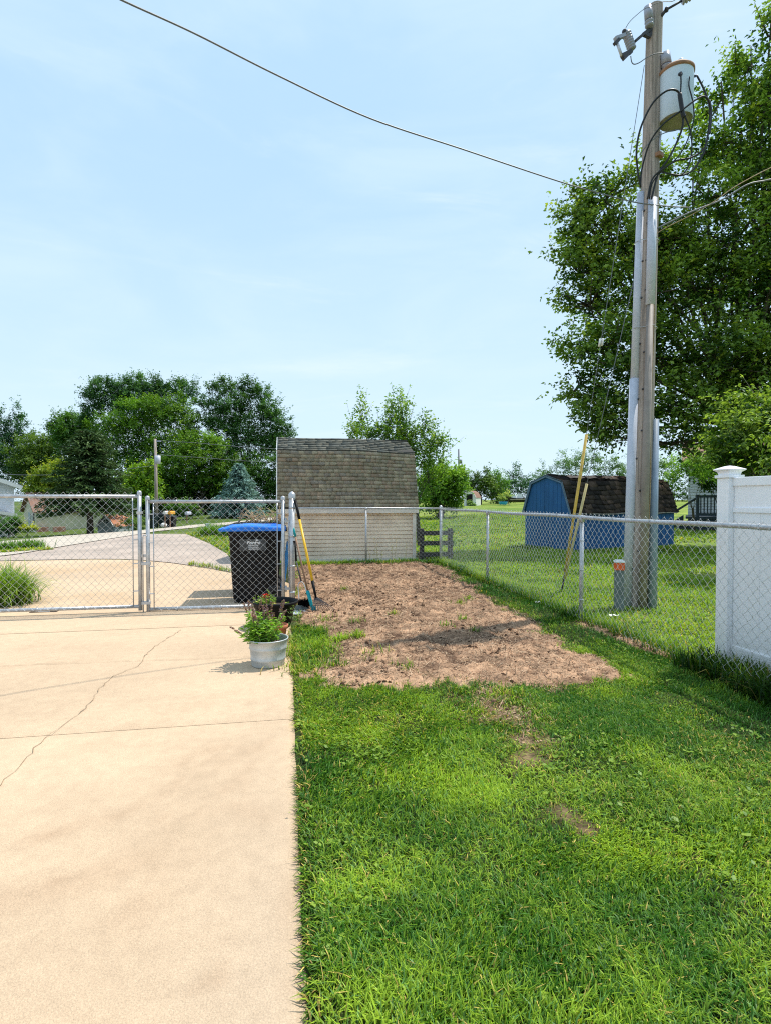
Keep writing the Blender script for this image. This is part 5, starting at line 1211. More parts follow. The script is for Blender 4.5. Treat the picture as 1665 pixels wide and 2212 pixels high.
# olive roofed house far behind
K = at(352, 1122, 72)
oh, P, _ = quad_house('olive_roofed_house', 'low house with olive roof in deep shade behind the street pole', K, math.radians(20), 6.0, 8, 1.2, 2.75, M['greywall'], M['greenroof'])
def gambrel(name, label, K, alpha, wg, lh, ez, sz, pz_, wallm, roofm, trim, group=None):
    g = -math.cos(alpha)*RT+math.sin(alpha)*FW; h = math.sin(alpha)*RT+math.cos(alpha)*FW
    K = np.array(K, float); t = thing(name, label, 'shed', K, group); P = lambda a, b, z: K+g*a+h*b+UP*z
    pr_ = [(-.05, ez), (wg*.2, sz), (wg/2, pz_), (wg*.8, sz), (wg+.05, ez)]
    m = MB(); m.hexa([P(0, 0, -.6), P(wg, 0, -.6), P(wg, lh, -.6), P(0, lh, -.6), P(0, 0, ez), P(wg, 0, ez), P(wg, lh, ez), P(0, lh, ez)])
    m.prism([P(a, .0, z-.03) for a, z in pr_], h*lh); m.build('wall', wallm, t)
    m = MB()
    for (a, za), (b, zb) in zip(pr_[:-1], pr_[1:]):
        q = [P(a, -.08, za), P(a, lh+.08, za), P(b, lh+.08, zb), P(b, -.08, zb)]; m.hexa(q+[p+UP*.05 for p in q])
    r_ = m.build('roof', roofm, t)
    m = MB()
    for (a, za), (b, zb) in zip(pr_[:-1], pr_[1:]): m.bar(P(a, -.1, za), P(b, -.1, zb), .05, .10, up=h)
    m.build('rake_board', trim, r_)
    return t, P
gs, P = gambrel('gambrel_shed', 'little grey barn shed with orange shingle roof across the street', at(247, 1151, 41), math.radians(14), 1.45, 2.2, .42, .95, 1.30, M['greywall'], M['orangeroof'], M['whitepaint'])
m = MB(); q = [P(.52, -.03, .72), P(.92, -.03, .72), P(.92, 0, .72), P(.52, 0, .72)]; m.hexa(q+[p+UP*.26 for p in q]); w = m.build('window', M['darkglass'], gs)
m = MB(); m.bar(P(.72, -.05, .72), P(.72, -.05, .98), .03, .03); m.bar(P(.52, -.05, .85), P(.92, -.05, .85), .03, .03); m.build('muntin', M['whitepaint'], w)
ws, P = gambrel('gambrel_shed', 'distant white barn shed with reddish roof and dark open door', at(1027, 1092.5, 74), math.radians(20), 1.6, 3.6, 1.05, 1.75, 2.0, M['whitepaint'], M['brownroof'], M['whitepaint'])
m = MB(); q = [P(.45, -.06, .05), P(1.25, -.06, .05), P(1.25, -.01, .05), P(.45, -.01, .05)]; m.hexa(q+[p+UP*1.5 for p in q]); m.build('doorway', M['blackplastic'], ws)
# things across the street
def bin_far(px, py, d, w, h, mat, label):
    p = at(px, py, d); o = thing('wheeled_bin', label, 'bin', p, 'dark bins across the street'); m = MB(); q = lambda s, z: [p+RT*a*s+FW*b*s+UP*z for a, b in ((-w/2, -w/2), (w/2, -w/2), (w/2, w/2), (-w/2, w/2))]
    m.hexa(q(.85, 0)+q(1, h*.92)); m.build('body', mat, o); m = MB(); m.hexa(q(1.08, h*.925)+q(.95, h)); m.build('lid', M['iron'], o); return o
bin_far(331, 1140, 44.5, .68, 1.15, M['darkgreenbin'], 'dark green bin left of the foot of the street pole')
bin_far(352, 1139, 45, .52, 1.12, M['darkgreenbin'], 'dark green bin right of the foot of the street pole')
bin_far(369, 1139, 44, .72, .92, M['blackplastic'], 'low black bin under the amber mailbox')
def mailbox(px, py, d, mat, label, hp=.98):
    p = at(px, py, d); o = thing('mailbox', label, 'mailbox', p, 'roadside mailboxes'); MB().bar(p, p+UP*hp, .07, .07, up=FW).build('post', M['handlewood'], o)
    m = MB(); n = 8; w = .11; L = .34
    poly = [p+UP*hp+FW*-L/2+RT*a+UP*z for a, z in [(-w, 0), (w, 0), (w, .14)]+[(w*math.cos(t), .14+w*math.sin(t)) for t in np.linspace(.3, PI-.3, 5)]+[(-w, .14)]]
    m.prism(poly, FW*L+RT*.22); m.build('box', mat, o); MB().bar(p+UP*(hp+.1)+RT*.13, p+UP*(hp+.3)+RT*.13, .02, .05).build('flag', M['orange'], o)
mailbox(357, 1138, 43, M['whitepaint'], 'white mailbox beside the amber one across the street'); mailbox(368, 1138, 43, M['signyellow'], 'amber mailbox above the low black bin across the street'); mailbox(404, 1131, 46, M['guard'], 'pale grey mailbox standing alone along the street', .75)
p = at(354, 1140, 43.2); o = MB().ball(p+UP*.2, .24, 6, .8).build('rubbish_bag', M['paper']); tag(o, 'small white rubbish bag beside the street mailboxes', 'bag')
p = gp(449, 1150); ub = thing('utility_box', 'small grey utility box on the verge behind the gate', 'utility box', p); MB().box(p+UP*.2, (.22, .2, .44), -.3).build('cabinet', M['guard'], ub, bevel=.02); MB().box(p+UP*.43, (.25, .23, .04), -.3).build('cap', M['guard'], ub, bevel=.02)
# street pole
b = at(339, 1139, 46); tpp = at(335.5, 948, 46); sp_ = thing('utility_pole', 'slender street pole with pale box in front of the dark trees', 'utility pole', b)
MB().tube([b, tpp], [.15, .10], 10).build('shaft', M['poleWood'], sp_)
p = at(341, 993, 45.8); m = MB(); m.tube([p-UP*.34, p+UP*.34], .22, 14); m.build('transformer', M['guard'], sp_)
p = at(340, 953, 45.8); m = MB(); m.bar(p-RT*.1, p+RT*.3, .08, .1); m.build('insulator', M['porcelain'], sp_)
wire('street_wire', 'upper thin wire running right from the street pole', [(337, 951, 46), (430, 957, 47), (520, 965, 48), (600, 970, 49), (760, 985, 52)], .016, 'wiregrey', 'street wires')
wire('street_wire', 'lower thin wire running right from the street pole', [(338, 982, 46), (430, 988, 47), (520, 995, 48), (600, 999, 49), (760, 1008, 52)], .016, 'wiregrey', 'street wires')
wire('street_wire', 'thin wire running left from the street pole over the houses', [(337, 1005, 46), (290, 1011, 46.5), (200, 1021, 47), (100, 1026, 48), (0, 1024, 48), (-120, 1015, 49)], .016, 'wiregrey', 'street wires')
# distant pole
b = at(991, 1085, 110); tpp = at(990, 970, 110); dp_ = thing('utility_pole', 'tiny distant pole against the sky right of the young maple', 'utility pole', b)
MB().tube([b, tpp], [.2, .15], 8).build('shaft', M['wiregrey'], dp_); p = at(994.5, 997, 109.8); MB().tube([p-UP*.4, p+UP*.4], .28, 10).build('transformer', M['wiregrey'], dp_)
# boat, tub
b = at(1128, 1090, 68); bo = thing('boat', 'dark hulled boat with white seats parked beyond the blue shed', 'boat', b)
L_ = 4.6; ring = []
for t in np.linspace(-1, 1, 13):
    w = .85*(1-max(0, -t-.2)**2*1.2); zb = .28+.10*max(0, -t)**2; zt = .78+.22*max(0, -t)**2
    c = b+RT*t*L_/2+FW*1.0
    ring.append([c-FW*w+UP*zt, c-FW*w*.8+UP*(zb+.15), c+UP*zb, c+FW*w*.8+UP*(zb+.15), c+FW*w+UP*zt])
m = MB(); vs = [p for r_ in ring for p in r_]; m.add(vs, [(i*5+k, i*5+k+1, (i+1)*5+k+1, (i+1)*5+k) for i in range(12) for k in range(4)]+[(i*5, (i+1)*5, (i+1)*5+4, i*5+4) for i in range(12)]); m.build('hull', M['darkhull'], bo)
m = MB(); m.bar(b-RT*1.5+UP*.62+FW*.12, b+RT*2+UP*.7+FW*.12, .05, .12); m.build('stripe', M['tanstripe'], bo)
for a, h in ((-.95, .32), (-.2, .5), (.95, .55)):
    m = MB(); p = b+RT*a+FW+UP*.78; m.hexa([p-RT*.4-FW*.3, p+RT*.35-FW*.3, p+RT*.35+FW*.3, p-RT*.4+FW*.3]+[p-RT*.2-FW*.3+UP*h, p+RT*.3-FW*.3+UP*h, p+RT*.3+FW*.3+UP*h, p-RT*.2+FW*.3+UP*h]); m.build('seat', M['paper'], bo)
p = at(1086, 1090, 64); o = MB().lathe(p, [(.001, 0), (.42, 0), (.5, .3), (.54, .34), (.45, .3), (.4, .1), (.001, .08)], 20).build('wading_tub', M['blueplastic']); tag(o, 'small bright blue plastic tub on the far lawn', 'tub')
# house with deck behind the blue shed
K = at(1486, 1108, 26); K[2] = 0
rh = thing('white_house', 'white sided house corner with dark deck behind the vinyl fence', 'house', K)
HA = (RT-.545*FW)/math.hypot(1, .545); HB = (FW+.545*RT)/math.hypot(1, .545)
P = lambda a, b, z: K+HA*a+HB*b+UP*z
m = MB(); q = [P(0, 0, 0), P(5, 0, 0), P(5, 5, 0), P(0, 5, 0)]; m.hexa(q+[p+UP*3.0 for p in q])
nl = 22
for k in range(nl): z0 = .1+k*.13; m.add([P(-.01, -.03, z0), P(5, -.03, z0), P(5, -.005, z0+.13), P(-.01, -.005, z0+.13)], [(0, 1, 2, 3)])
m.build('wall', M['housewhite'], rh)
m = MB(); q = [P(-.3, -.4, 2.95), P(5.3, -.4, 2.95), P(5.3, 2.5, 4.2), P(-.3, 2.5, 4.2)]; m.hexa(q+[p+UP*.12 for p in q]); m.build('roof', M['brownroof'], rh)
M['deckwood'] = pmat('dark_deck_stain', (.03, .045, .065), .8, .3, 6)
m = MB(); q = [P(-.1, -2.4, .62), P(3, -2.4, .62), P(3, -.05, .62), P(-.1, -.05, .62)]; m.hexa(q+[p+UP*.1 for p in q]); q = [P(.0, -2.38, .0), P(3, -2.38, .0), P(3, -2.34, .0), P(.0, -2.34, .0)]; m.hexa(q+[p+UP*.6 for p in q]); dk = m.build('deck', M['deckwood'], rh)
for a in (.35, 1.5, 2.7):
    m = MB(); m.bar(P(a, -2.36, 0), P(a, -2.36, 1.66), .1, .1, up=FW); m.build('post', M['deckwood'], dk)
for z in (.82, 1.58):
    m = MB(); m.bar(P(.3, -2.36, z), P(2.9, -2.36, z), .05, .1); m.build('rail', M['deckwood'], dk)
for a in np.arange(.47, 2.7, .125):
    m = MB(); m.bar(P(a, -2.36, .82), P(a, -2.36, 1.56), .035, .035, up=FW); m.build('baluster', M['deckwood'], dk)
m = MB(); q = [P(-.75, -2.2, 0), P(.3, -2.2, .75), P(.3, -2.2, .45), P(-.4, -2.2, -.02)]; m.prism(q, FW*.06); m.prism([p+FW*1.0 for p in q], FW*.06); m.bar(P(-.75, -2.1, .75), P(.3, -2.1, 1.5), .05, .09); m.bar(P(-.7, -2.1, 0), P(-.7, -2.1, .85), .08, .08, up=FW)
for k in range(4): m.hexa([P(-.62+k*.22, -2.2, .1+k*.16), P(-.38+k*.22, -2.2, .1+k*.16), P(-.38+k*.22, -1.2, .1+k*.16), P(-.62+k*.22, -1.2, .1+k*.16), P(-.62+k*.22, -2.2, .14+k*.16), P(-.38+k*.22, -2.2, .14+k*.16), P(-.38+k*.22, -1.2, .14+k*.16), P(-.62+k*.22, -1.2, .14+k*.16)])
m.build('stairs', M['deckwood'], dk)
# ================================================================== trees
def gradient(c0, c1, f): return np.array(c0)*(1-f)+np.array(c1)*f
def tree(name, label, base, lobes, d, leaf, sprays, nl, c0, c1, up=.35, spray=.5, trunk_r=.18, cat='tree', group=None, mat='leaf', W=.62, seed=1, dense=.35, limbs=True, droop=0, ztrunk=None, twigs=0, yellow=.0, clump=13):
    r = np.random.default_rng(seed)
    base = np.array(base, float); t = thing(name, label, cat, base, group)
    Cn = []; Rn = []
    for lb in lobes:
        px, py, rx, ry = lb[:4]; dd = lb[4] if len(lb) > 4 else r.uniform(-.12, .12)*rx*d/FPX*2
        Cn.append(at(px, py, d+dd)); Rn.append((rx*d/FPX, rx*d/FPX*.95, ry*d/FPX))
    Cn = np.array(Cn); Rn = np.array(Rn)
    vol = (Rn[:, 0]*Rn[:, 2]); wts = vol/vol.sum()
    which = r.choice(len(Cn), sprays, p=wts)
    inner = r.random(sprays) < dense*.55
    # leaves gather in clumps on the shell of each lobe; gaps open between the clumps
    ncl = np.maximum(5, (np.bincount(which, minlength=len(Cn))/clump).astype(int)); st_ = np.r_[0, np.cumsum(ncl)]
    cl_l = np.repeat(np.arange(len(Cn)), ncl); cu = nrmz(r.normal(0, 1, (len(cl_l), 3))+np.array([0, 0, .15])); cpos = Cn[cl_l]+cu*Rn[cl_l]*r.uniform(.55, 1.02, (len(cl_l), 1))
    ctone = r.uniform(0, 1, len(cl_l))
    ci = st_[which]+(r.random(sprays)*ncl[which]).astype(int)
    crad = .25*Rn[cl_l].mean(1)*r.uniform(.6, 1.3, len(cl_l))
    p = cpos[ci]+r.normal(0, 1, (sprays, 3))*(crad[ci][:, None]*np.array([.62, .62, .40]))
    pin = Cn[which]+nrmz(r.normal(0, 1, (sprays, 3)))*Rn[which]*r.uniform(.1, .75, (sprays, 1)); p = np.where(inner[:, None], pin, p)
    u = nrmz((p-Cn[which])/Rn[which])
    dirs = nrmz(u*np.array([1, 1, .75])+np.array([0, 0, up])+r.normal(0, .35, (sprays, 3)))
    Ls = spray*np.where(r.random(sprays) < .12, r.uniform(1.3, 2.1, sprays), r.uniform(.5, 1.25, sprays))
    tt = r.uniform(.0, 1, (sprays, nl)); tt.sort(1)
    pos = p[:, None]+dirs[:, None]*(tt*Ls[:, None])[..., None]
    pos = pos+r.normal(0, leaf*.35, pos.shape); pos[..., 2] -= droop*(tt*Ls[:, None])**1.5
    sd = nrmz(np.cross(dirs, [0, 0, 1.]))[:, None]*np.where(np.arange(nl) % 2 == 0, 1, -1)[None, :, None]
    ld = nrmz(dirs[:, None]*.6+sd*.8+r.normal(0, .45, pos.shape)+np.array([0, 0, -.25]))
    ln = nrmz(np.array([0, 0, 1.])+r.normal(0, .55, pos.shape)+u[:, None]*.35)
    n = sprays*nl
    g = np.clip(.12+.45*ctone[ci][:, None]+.35*tt+.15*r.normal(0, 1, (sprays, nl)), 0, 1); g = np.where(inner[:, None], g*.12, g).reshape(-1, 1)  # crown shading put into the colour: inner leaves dark, spray tips light
    zr = (pos[..., 2]-Cn[:, 2].min())/(np.ptp(Cn[:, 2])+1e-6); g = np.clip(g.reshape(sprays, nl)+.30*(zr-.5)*(~inner[:, None]), 0, 1.15).reshape(-1, 1)  # higher leaves painted lighter, as if lit from above
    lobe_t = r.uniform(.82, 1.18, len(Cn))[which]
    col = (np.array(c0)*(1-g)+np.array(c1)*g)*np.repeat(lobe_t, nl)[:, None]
    if yellow: 
        yl = np.repeat(r.random(sprays) < yellow, nl)[:, None]; col = np.where(yl, col*np.array([1.7, 1.35, .9]), col)
    leaves_obj('crown', pos.reshape(-1, 3), ld.reshape(-1, 3), ln.reshape(-1, 3), leaf*r.uniform(.6, 1.25, n), leaf*W*r.uniform(.7, 1.2, n), col, M[mat], t)
    if limbs:
        m = MB(); zt = ztrunk if ztrunk is not None else base[2]+.45*(Cn[:, 2].mean()-base[2])
        top = np.array([Cn[:, 0].mean()*.35+base[0]*.65, Cn[:, 1].mean()*.35+base[1]*.65, zt])
        m.tube(spline([base-UP*.2, base+(top-base)*.5+np.array([trunk_r*.3, 0, 0]), top], 5), list(np.linspace(trunk_r*1.25, trunk_r*.8, 11)), 10)
        for c, R_ in zip(Cn, Rn):
            mid = top+(c-top)*.5+r.normal(0, .08, 3)*np.linalg.norm(c-top)
            end = c+np.array([0, 0, R_[2]*.45]); rr = trunk_r*.34*min(1, .3+R_[0]/2.2)
            m.tube(spline([top-UP*.1, mid, c, end], 4), list(np.linspace(rr, rr*.22, 13)), 6)
            for k in range(4):
                q = c+nrmz(r.normal(0, 1, 3)+np.array([0, 0, .3]))*R_*.8; m.tube([mid+(c-mid)*r.uniform(.2, .9), (mid+c)/2*.3+q*.7+r.normal(0, .05, 3)*R_[0], q], [rr*.4, rr*.25, rr*.1], 5)
        for k in range(twigs):
            i = r.integers(sprays); c = Cn[which[i]]; m.tube([c+(p[i]-c)*.15, p[i], p[i]+dirs[i]*Ls[i]*.9], [trunk_r*.13, trunk_r*.08, trunk_r*.03], 4)
        m.build('trunk', M['bark'], t)
    return t
def conifer(name, label, base, apex_z, R, n_wh, per, c0, c1, need, seed, low=.12, trunk_r=.15, droop=.25, step=.11, power=.9):
    r = np.random.default_rng(seed); base = np.array(base, float); t = thing(name, label, 'tree', base)
    Ht = apex_z-base[2]; m = MB(); m.tube([base-UP*.3, base+UP*Ht*.97], [trunk_r, trunk_r*.12], 10)
    P_, D_, N_, L_, W_, C_ = [], [], [], [], [], []
    for w in range(n_wh):
        f = low+(1-low)*(w+r.uniform(-.3, .3))/n_wh; z = base[2]+f*Ht; Rw = R*max(0.02, (1-(f-low)/(1-low)))**power*r.uniform(.82, 1.1)+.04*R
        for b in range(per):
            a = 2*PI*(b/per)+r.uniform(-.4, .4)+w; Lb = Rw*r.uniform(.75, 1.12); dv = np.array([math.cos(a), math.sin(a), 0])
            s = np.arange(.12*Lb, Lb, step*R/2); k = len(s)
            if k < 2: s = np.array([.5*Lb, Lb]); k = 2
            lift = .10*Lb*(f > .75) ; zz_ = z-droop*s**1.4/max(R, .1)**.4+.12*droop*(s/Lb)**4*Lb+lift*s/Lb
            pts = base*np.array([1, 1, 0])+dv*s[:, None]; pts[:, 2] = zz_
            if b % 2 == 0: m.tube([np.array([base[0], base[1], z]), pts[k//2], pts[-1]], [trunk_r*.22, trunk_r*.13, trunk_r*.05], 4)
            sdv = np.array([-dv[1], dv[0], 0]); g = r.uniform(0, 1)
            for rep in range(5):
                sg = r.uniform(-1, 1, k); dd = dv*.75+sdv*sg[:, None]*1.1+r.normal(0, .22, (k, 3)); dd[:, 2] -= .12+.25*droop
                P_.append(pts+r.normal(0, need*.22, (k, 3))); D_.append(dd); N_.append(np.array([0, 0, 1.])+r.normal(0, .5, (k, 3)))
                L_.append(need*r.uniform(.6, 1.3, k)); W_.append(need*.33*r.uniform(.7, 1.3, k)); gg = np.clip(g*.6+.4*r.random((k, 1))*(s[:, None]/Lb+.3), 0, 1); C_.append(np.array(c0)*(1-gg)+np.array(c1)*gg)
    leaves_obj('crown', *(np.concatenate(a) for a in (P_, D_, N_, L_, W_, C_)), M['needle'], t)
    m.build('trunk', M['bark'], t); return t
G0, G1 = (.022, .060, .012), (.085, .150, .024)
# great maple at right
bm_ = [(1300, 430, 66, 50), (1262, 480, 48, 46), (1250, 590, 54, 56), (1275, 660, 60, 50), (1295, 760, 78, 62), (1255, 830, 40, 38), (1330, 870, 86, 56), (1285, 915, 48, 30), (1340, 945, 55, 24), (1400, 520, 78, 66), (1385, 640, 84, 70), (1400, 770, 90, 72), (1450, 880, 90, 62), (1470, 955, 70, 34), (1400, 385, 40, 34), (1340, 540, 56, 60),
       (1530, 430, 66, 48), (1600, 310, 62, 50), (1560, 210, 42, 30), (1622, 140, 30, 50), (1662, 85, 26, 44), (1515, 330, 34, 34), (1660, 215, 62, 60), (1590, 520, 100, 72), (1510, 640, 100, 80), (1640, 640, 110, 90), (1540, 790, 115, 84), (1660, 800, 110, 90), (1760, 400, 120, 130), (1770, 620, 120, 150), (1780, 850, 120, 120), (1740, 200, 90, 90), (1470, 545, 44, 60), (1600, 920, 110, 56), (1650, 390, 70, 60)]
base = at(1650, 1100, 17.4); base[2] = float(H(base[0], base[1]))
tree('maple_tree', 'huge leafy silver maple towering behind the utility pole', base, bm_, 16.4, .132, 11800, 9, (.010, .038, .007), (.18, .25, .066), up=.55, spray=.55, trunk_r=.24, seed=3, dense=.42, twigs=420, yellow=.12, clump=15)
# light green tree behind the vinyl fence
base = at(1690, 1130, 10.5); base[2] = 0
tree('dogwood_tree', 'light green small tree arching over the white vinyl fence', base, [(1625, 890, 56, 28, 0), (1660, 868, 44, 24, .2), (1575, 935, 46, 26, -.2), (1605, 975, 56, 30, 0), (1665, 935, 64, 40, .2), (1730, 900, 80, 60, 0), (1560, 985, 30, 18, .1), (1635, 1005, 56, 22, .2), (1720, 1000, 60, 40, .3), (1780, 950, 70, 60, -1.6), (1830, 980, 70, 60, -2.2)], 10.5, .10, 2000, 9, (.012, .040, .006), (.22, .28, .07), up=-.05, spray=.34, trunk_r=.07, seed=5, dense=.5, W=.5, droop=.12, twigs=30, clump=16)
base = at(1500, 1090, 23); base[2] = 0
tree('young_tree', 'thin pale green young tree beside the dark deck', base, [(1480, 1015, 30, 20), (1510, 1012, 26, 18), (1470, 1040, 22, 22), (1455, 1060, 20, 24), (1525, 1030, 25, 16), (1490, 990, 22, 14)], 22, .11, 300, 9, (.05, .11, .02), (.16, .24, .06), spray=.35, trunk_r=.05, seed=6)
base = at(1545, 1110, 25); base[2] = 0
tree('shade_tree', 'deep shaded leafy tree behind the post of the vinyl fence', base, [(1540, 1022, 34, 24), (1590, 1010, 50, 36), (1560, 985, 40, 26), (1530, 1045, 18, 18), (1620, 1040, 50, 40)], 23.2, .14, 800, 9, (.006, .022, .004), (.035, .07, .012), spray=.45, trunk_r=.1, seed=7, dense=.5)
# young maple behind the shed
base = at(905, 1108, 19); base[2] = float(H(base[0], base[1]))
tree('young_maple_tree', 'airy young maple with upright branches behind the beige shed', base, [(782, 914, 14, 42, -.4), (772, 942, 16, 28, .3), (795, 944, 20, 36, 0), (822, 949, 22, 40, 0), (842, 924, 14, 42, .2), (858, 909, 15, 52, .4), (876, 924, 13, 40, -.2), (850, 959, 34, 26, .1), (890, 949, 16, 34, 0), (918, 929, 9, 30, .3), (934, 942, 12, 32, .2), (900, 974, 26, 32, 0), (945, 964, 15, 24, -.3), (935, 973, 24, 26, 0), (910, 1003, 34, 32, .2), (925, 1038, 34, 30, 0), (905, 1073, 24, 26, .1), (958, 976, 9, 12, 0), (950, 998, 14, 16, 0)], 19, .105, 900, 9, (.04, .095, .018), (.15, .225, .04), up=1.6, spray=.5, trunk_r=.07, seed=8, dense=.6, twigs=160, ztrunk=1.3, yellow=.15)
base = at(948, 1096, 38); base[2] = float(H(base[0], base[1]))
tree('leafy_tree', 'bright green bushy tree at the corner of the far lawn', base, [(945, 1045, 36, 36), (975, 1040, 28, 32), (960, 1075, 34, 24), (930, 1075, 35, 28), (990, 1040, 24, 22), (985, 1068, 14, 26), (1000, 1030, 16, 14), (960, 1015, 22, 18)], 38, .20, 1200, 9, (.03, .08, .012), (.13, .20, .03), up=.2, spray=.6, trunk_r=.2, seed=9)
for k, (px, py, d, lobes, c0, c1, lab_) in enumerate([
    (1035, 1090, 84, [(1015, 1042, 26, 18), (1040, 1038, 22, 18), (1050, 1052, 22, 12), (1000, 1060, 16, 22), (1075, 1062, 14, 20), (1075, 1082, 12, 10), (1030, 1050, 30, 12)], (.022, .05, .012), (.08, .12, .03), 'dull green tree overhanging the distant white shed'),
    (1072, 1090, 92, [(1072, 1050, 17, 28), (1060, 1042, 14, 20), (1080, 1070, 17, 20)], (.025, .07, .02), (.08, .15, .04), 'mid green tree right of the distant white shed'),
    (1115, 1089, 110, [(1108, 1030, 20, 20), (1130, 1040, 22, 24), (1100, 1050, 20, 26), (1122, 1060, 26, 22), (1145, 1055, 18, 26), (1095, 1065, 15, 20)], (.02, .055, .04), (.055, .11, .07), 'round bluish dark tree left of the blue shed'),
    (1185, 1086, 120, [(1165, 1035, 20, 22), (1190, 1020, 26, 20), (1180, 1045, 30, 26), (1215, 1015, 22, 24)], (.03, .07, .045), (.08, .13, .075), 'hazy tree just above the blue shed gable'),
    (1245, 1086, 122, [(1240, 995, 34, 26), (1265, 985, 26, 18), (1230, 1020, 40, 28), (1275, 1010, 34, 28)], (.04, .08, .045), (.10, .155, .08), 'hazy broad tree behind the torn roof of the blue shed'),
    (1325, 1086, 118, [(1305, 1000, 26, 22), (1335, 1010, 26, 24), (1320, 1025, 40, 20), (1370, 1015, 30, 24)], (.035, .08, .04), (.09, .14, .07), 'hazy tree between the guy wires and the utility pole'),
    (1440, 1086, 100, [(1420, 1010, 40, 22), (1465, 1015, 40, 24), (1520, 1015, 40, 26)], (.025, .06, .02), (.08, .13, .04), 'distant green tree right of the utility pole base'),
    (905, 1086, 100, [(880, 1050, 30, 25), (920, 1040, 30, 25), (850, 1050, 40, 25)], (.025, .06, .02), (.08, .13, .04), 'distant green tree hidden behind the beige shed')]):
    b = at(px, py, d); lobes = lobes+[(px+o_, py-13-q_, 22, 13) for o_, q_ in ((-26, 0), (-4, 4), (20, 1), (40, 3))]*(k not in (0, 1))
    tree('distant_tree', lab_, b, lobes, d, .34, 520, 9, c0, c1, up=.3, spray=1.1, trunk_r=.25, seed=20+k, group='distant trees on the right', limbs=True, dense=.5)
b = at(1100, 1092, 66); tree('hydrangea_bush', 'light flowering bush left of the dark boat', b, [(1092, 1076, 11, 9), (1080, 1080, 8, 7), (1100, 1081, 7, 6), (1090, 1084, 12, 6)], 69, .2, 160, 9, (.07, .14, .03), (.24, .26, .12), cat='bush', seed=31, spray=.4, limbs=True, trunk_r=.05)
b = at(1016, 1095, 72); tree('leafy_bush', 'small bush before the open door of the distant white shed', b, [(1016, 1089, 6, 5), (1021, 1091, 5, 4)], 72, .18, 60, 9, (.05, .11, .03), (.17, .24, .10), cat='bush', seed=32, spray=.35, limbs=True, trunk_r=.04)
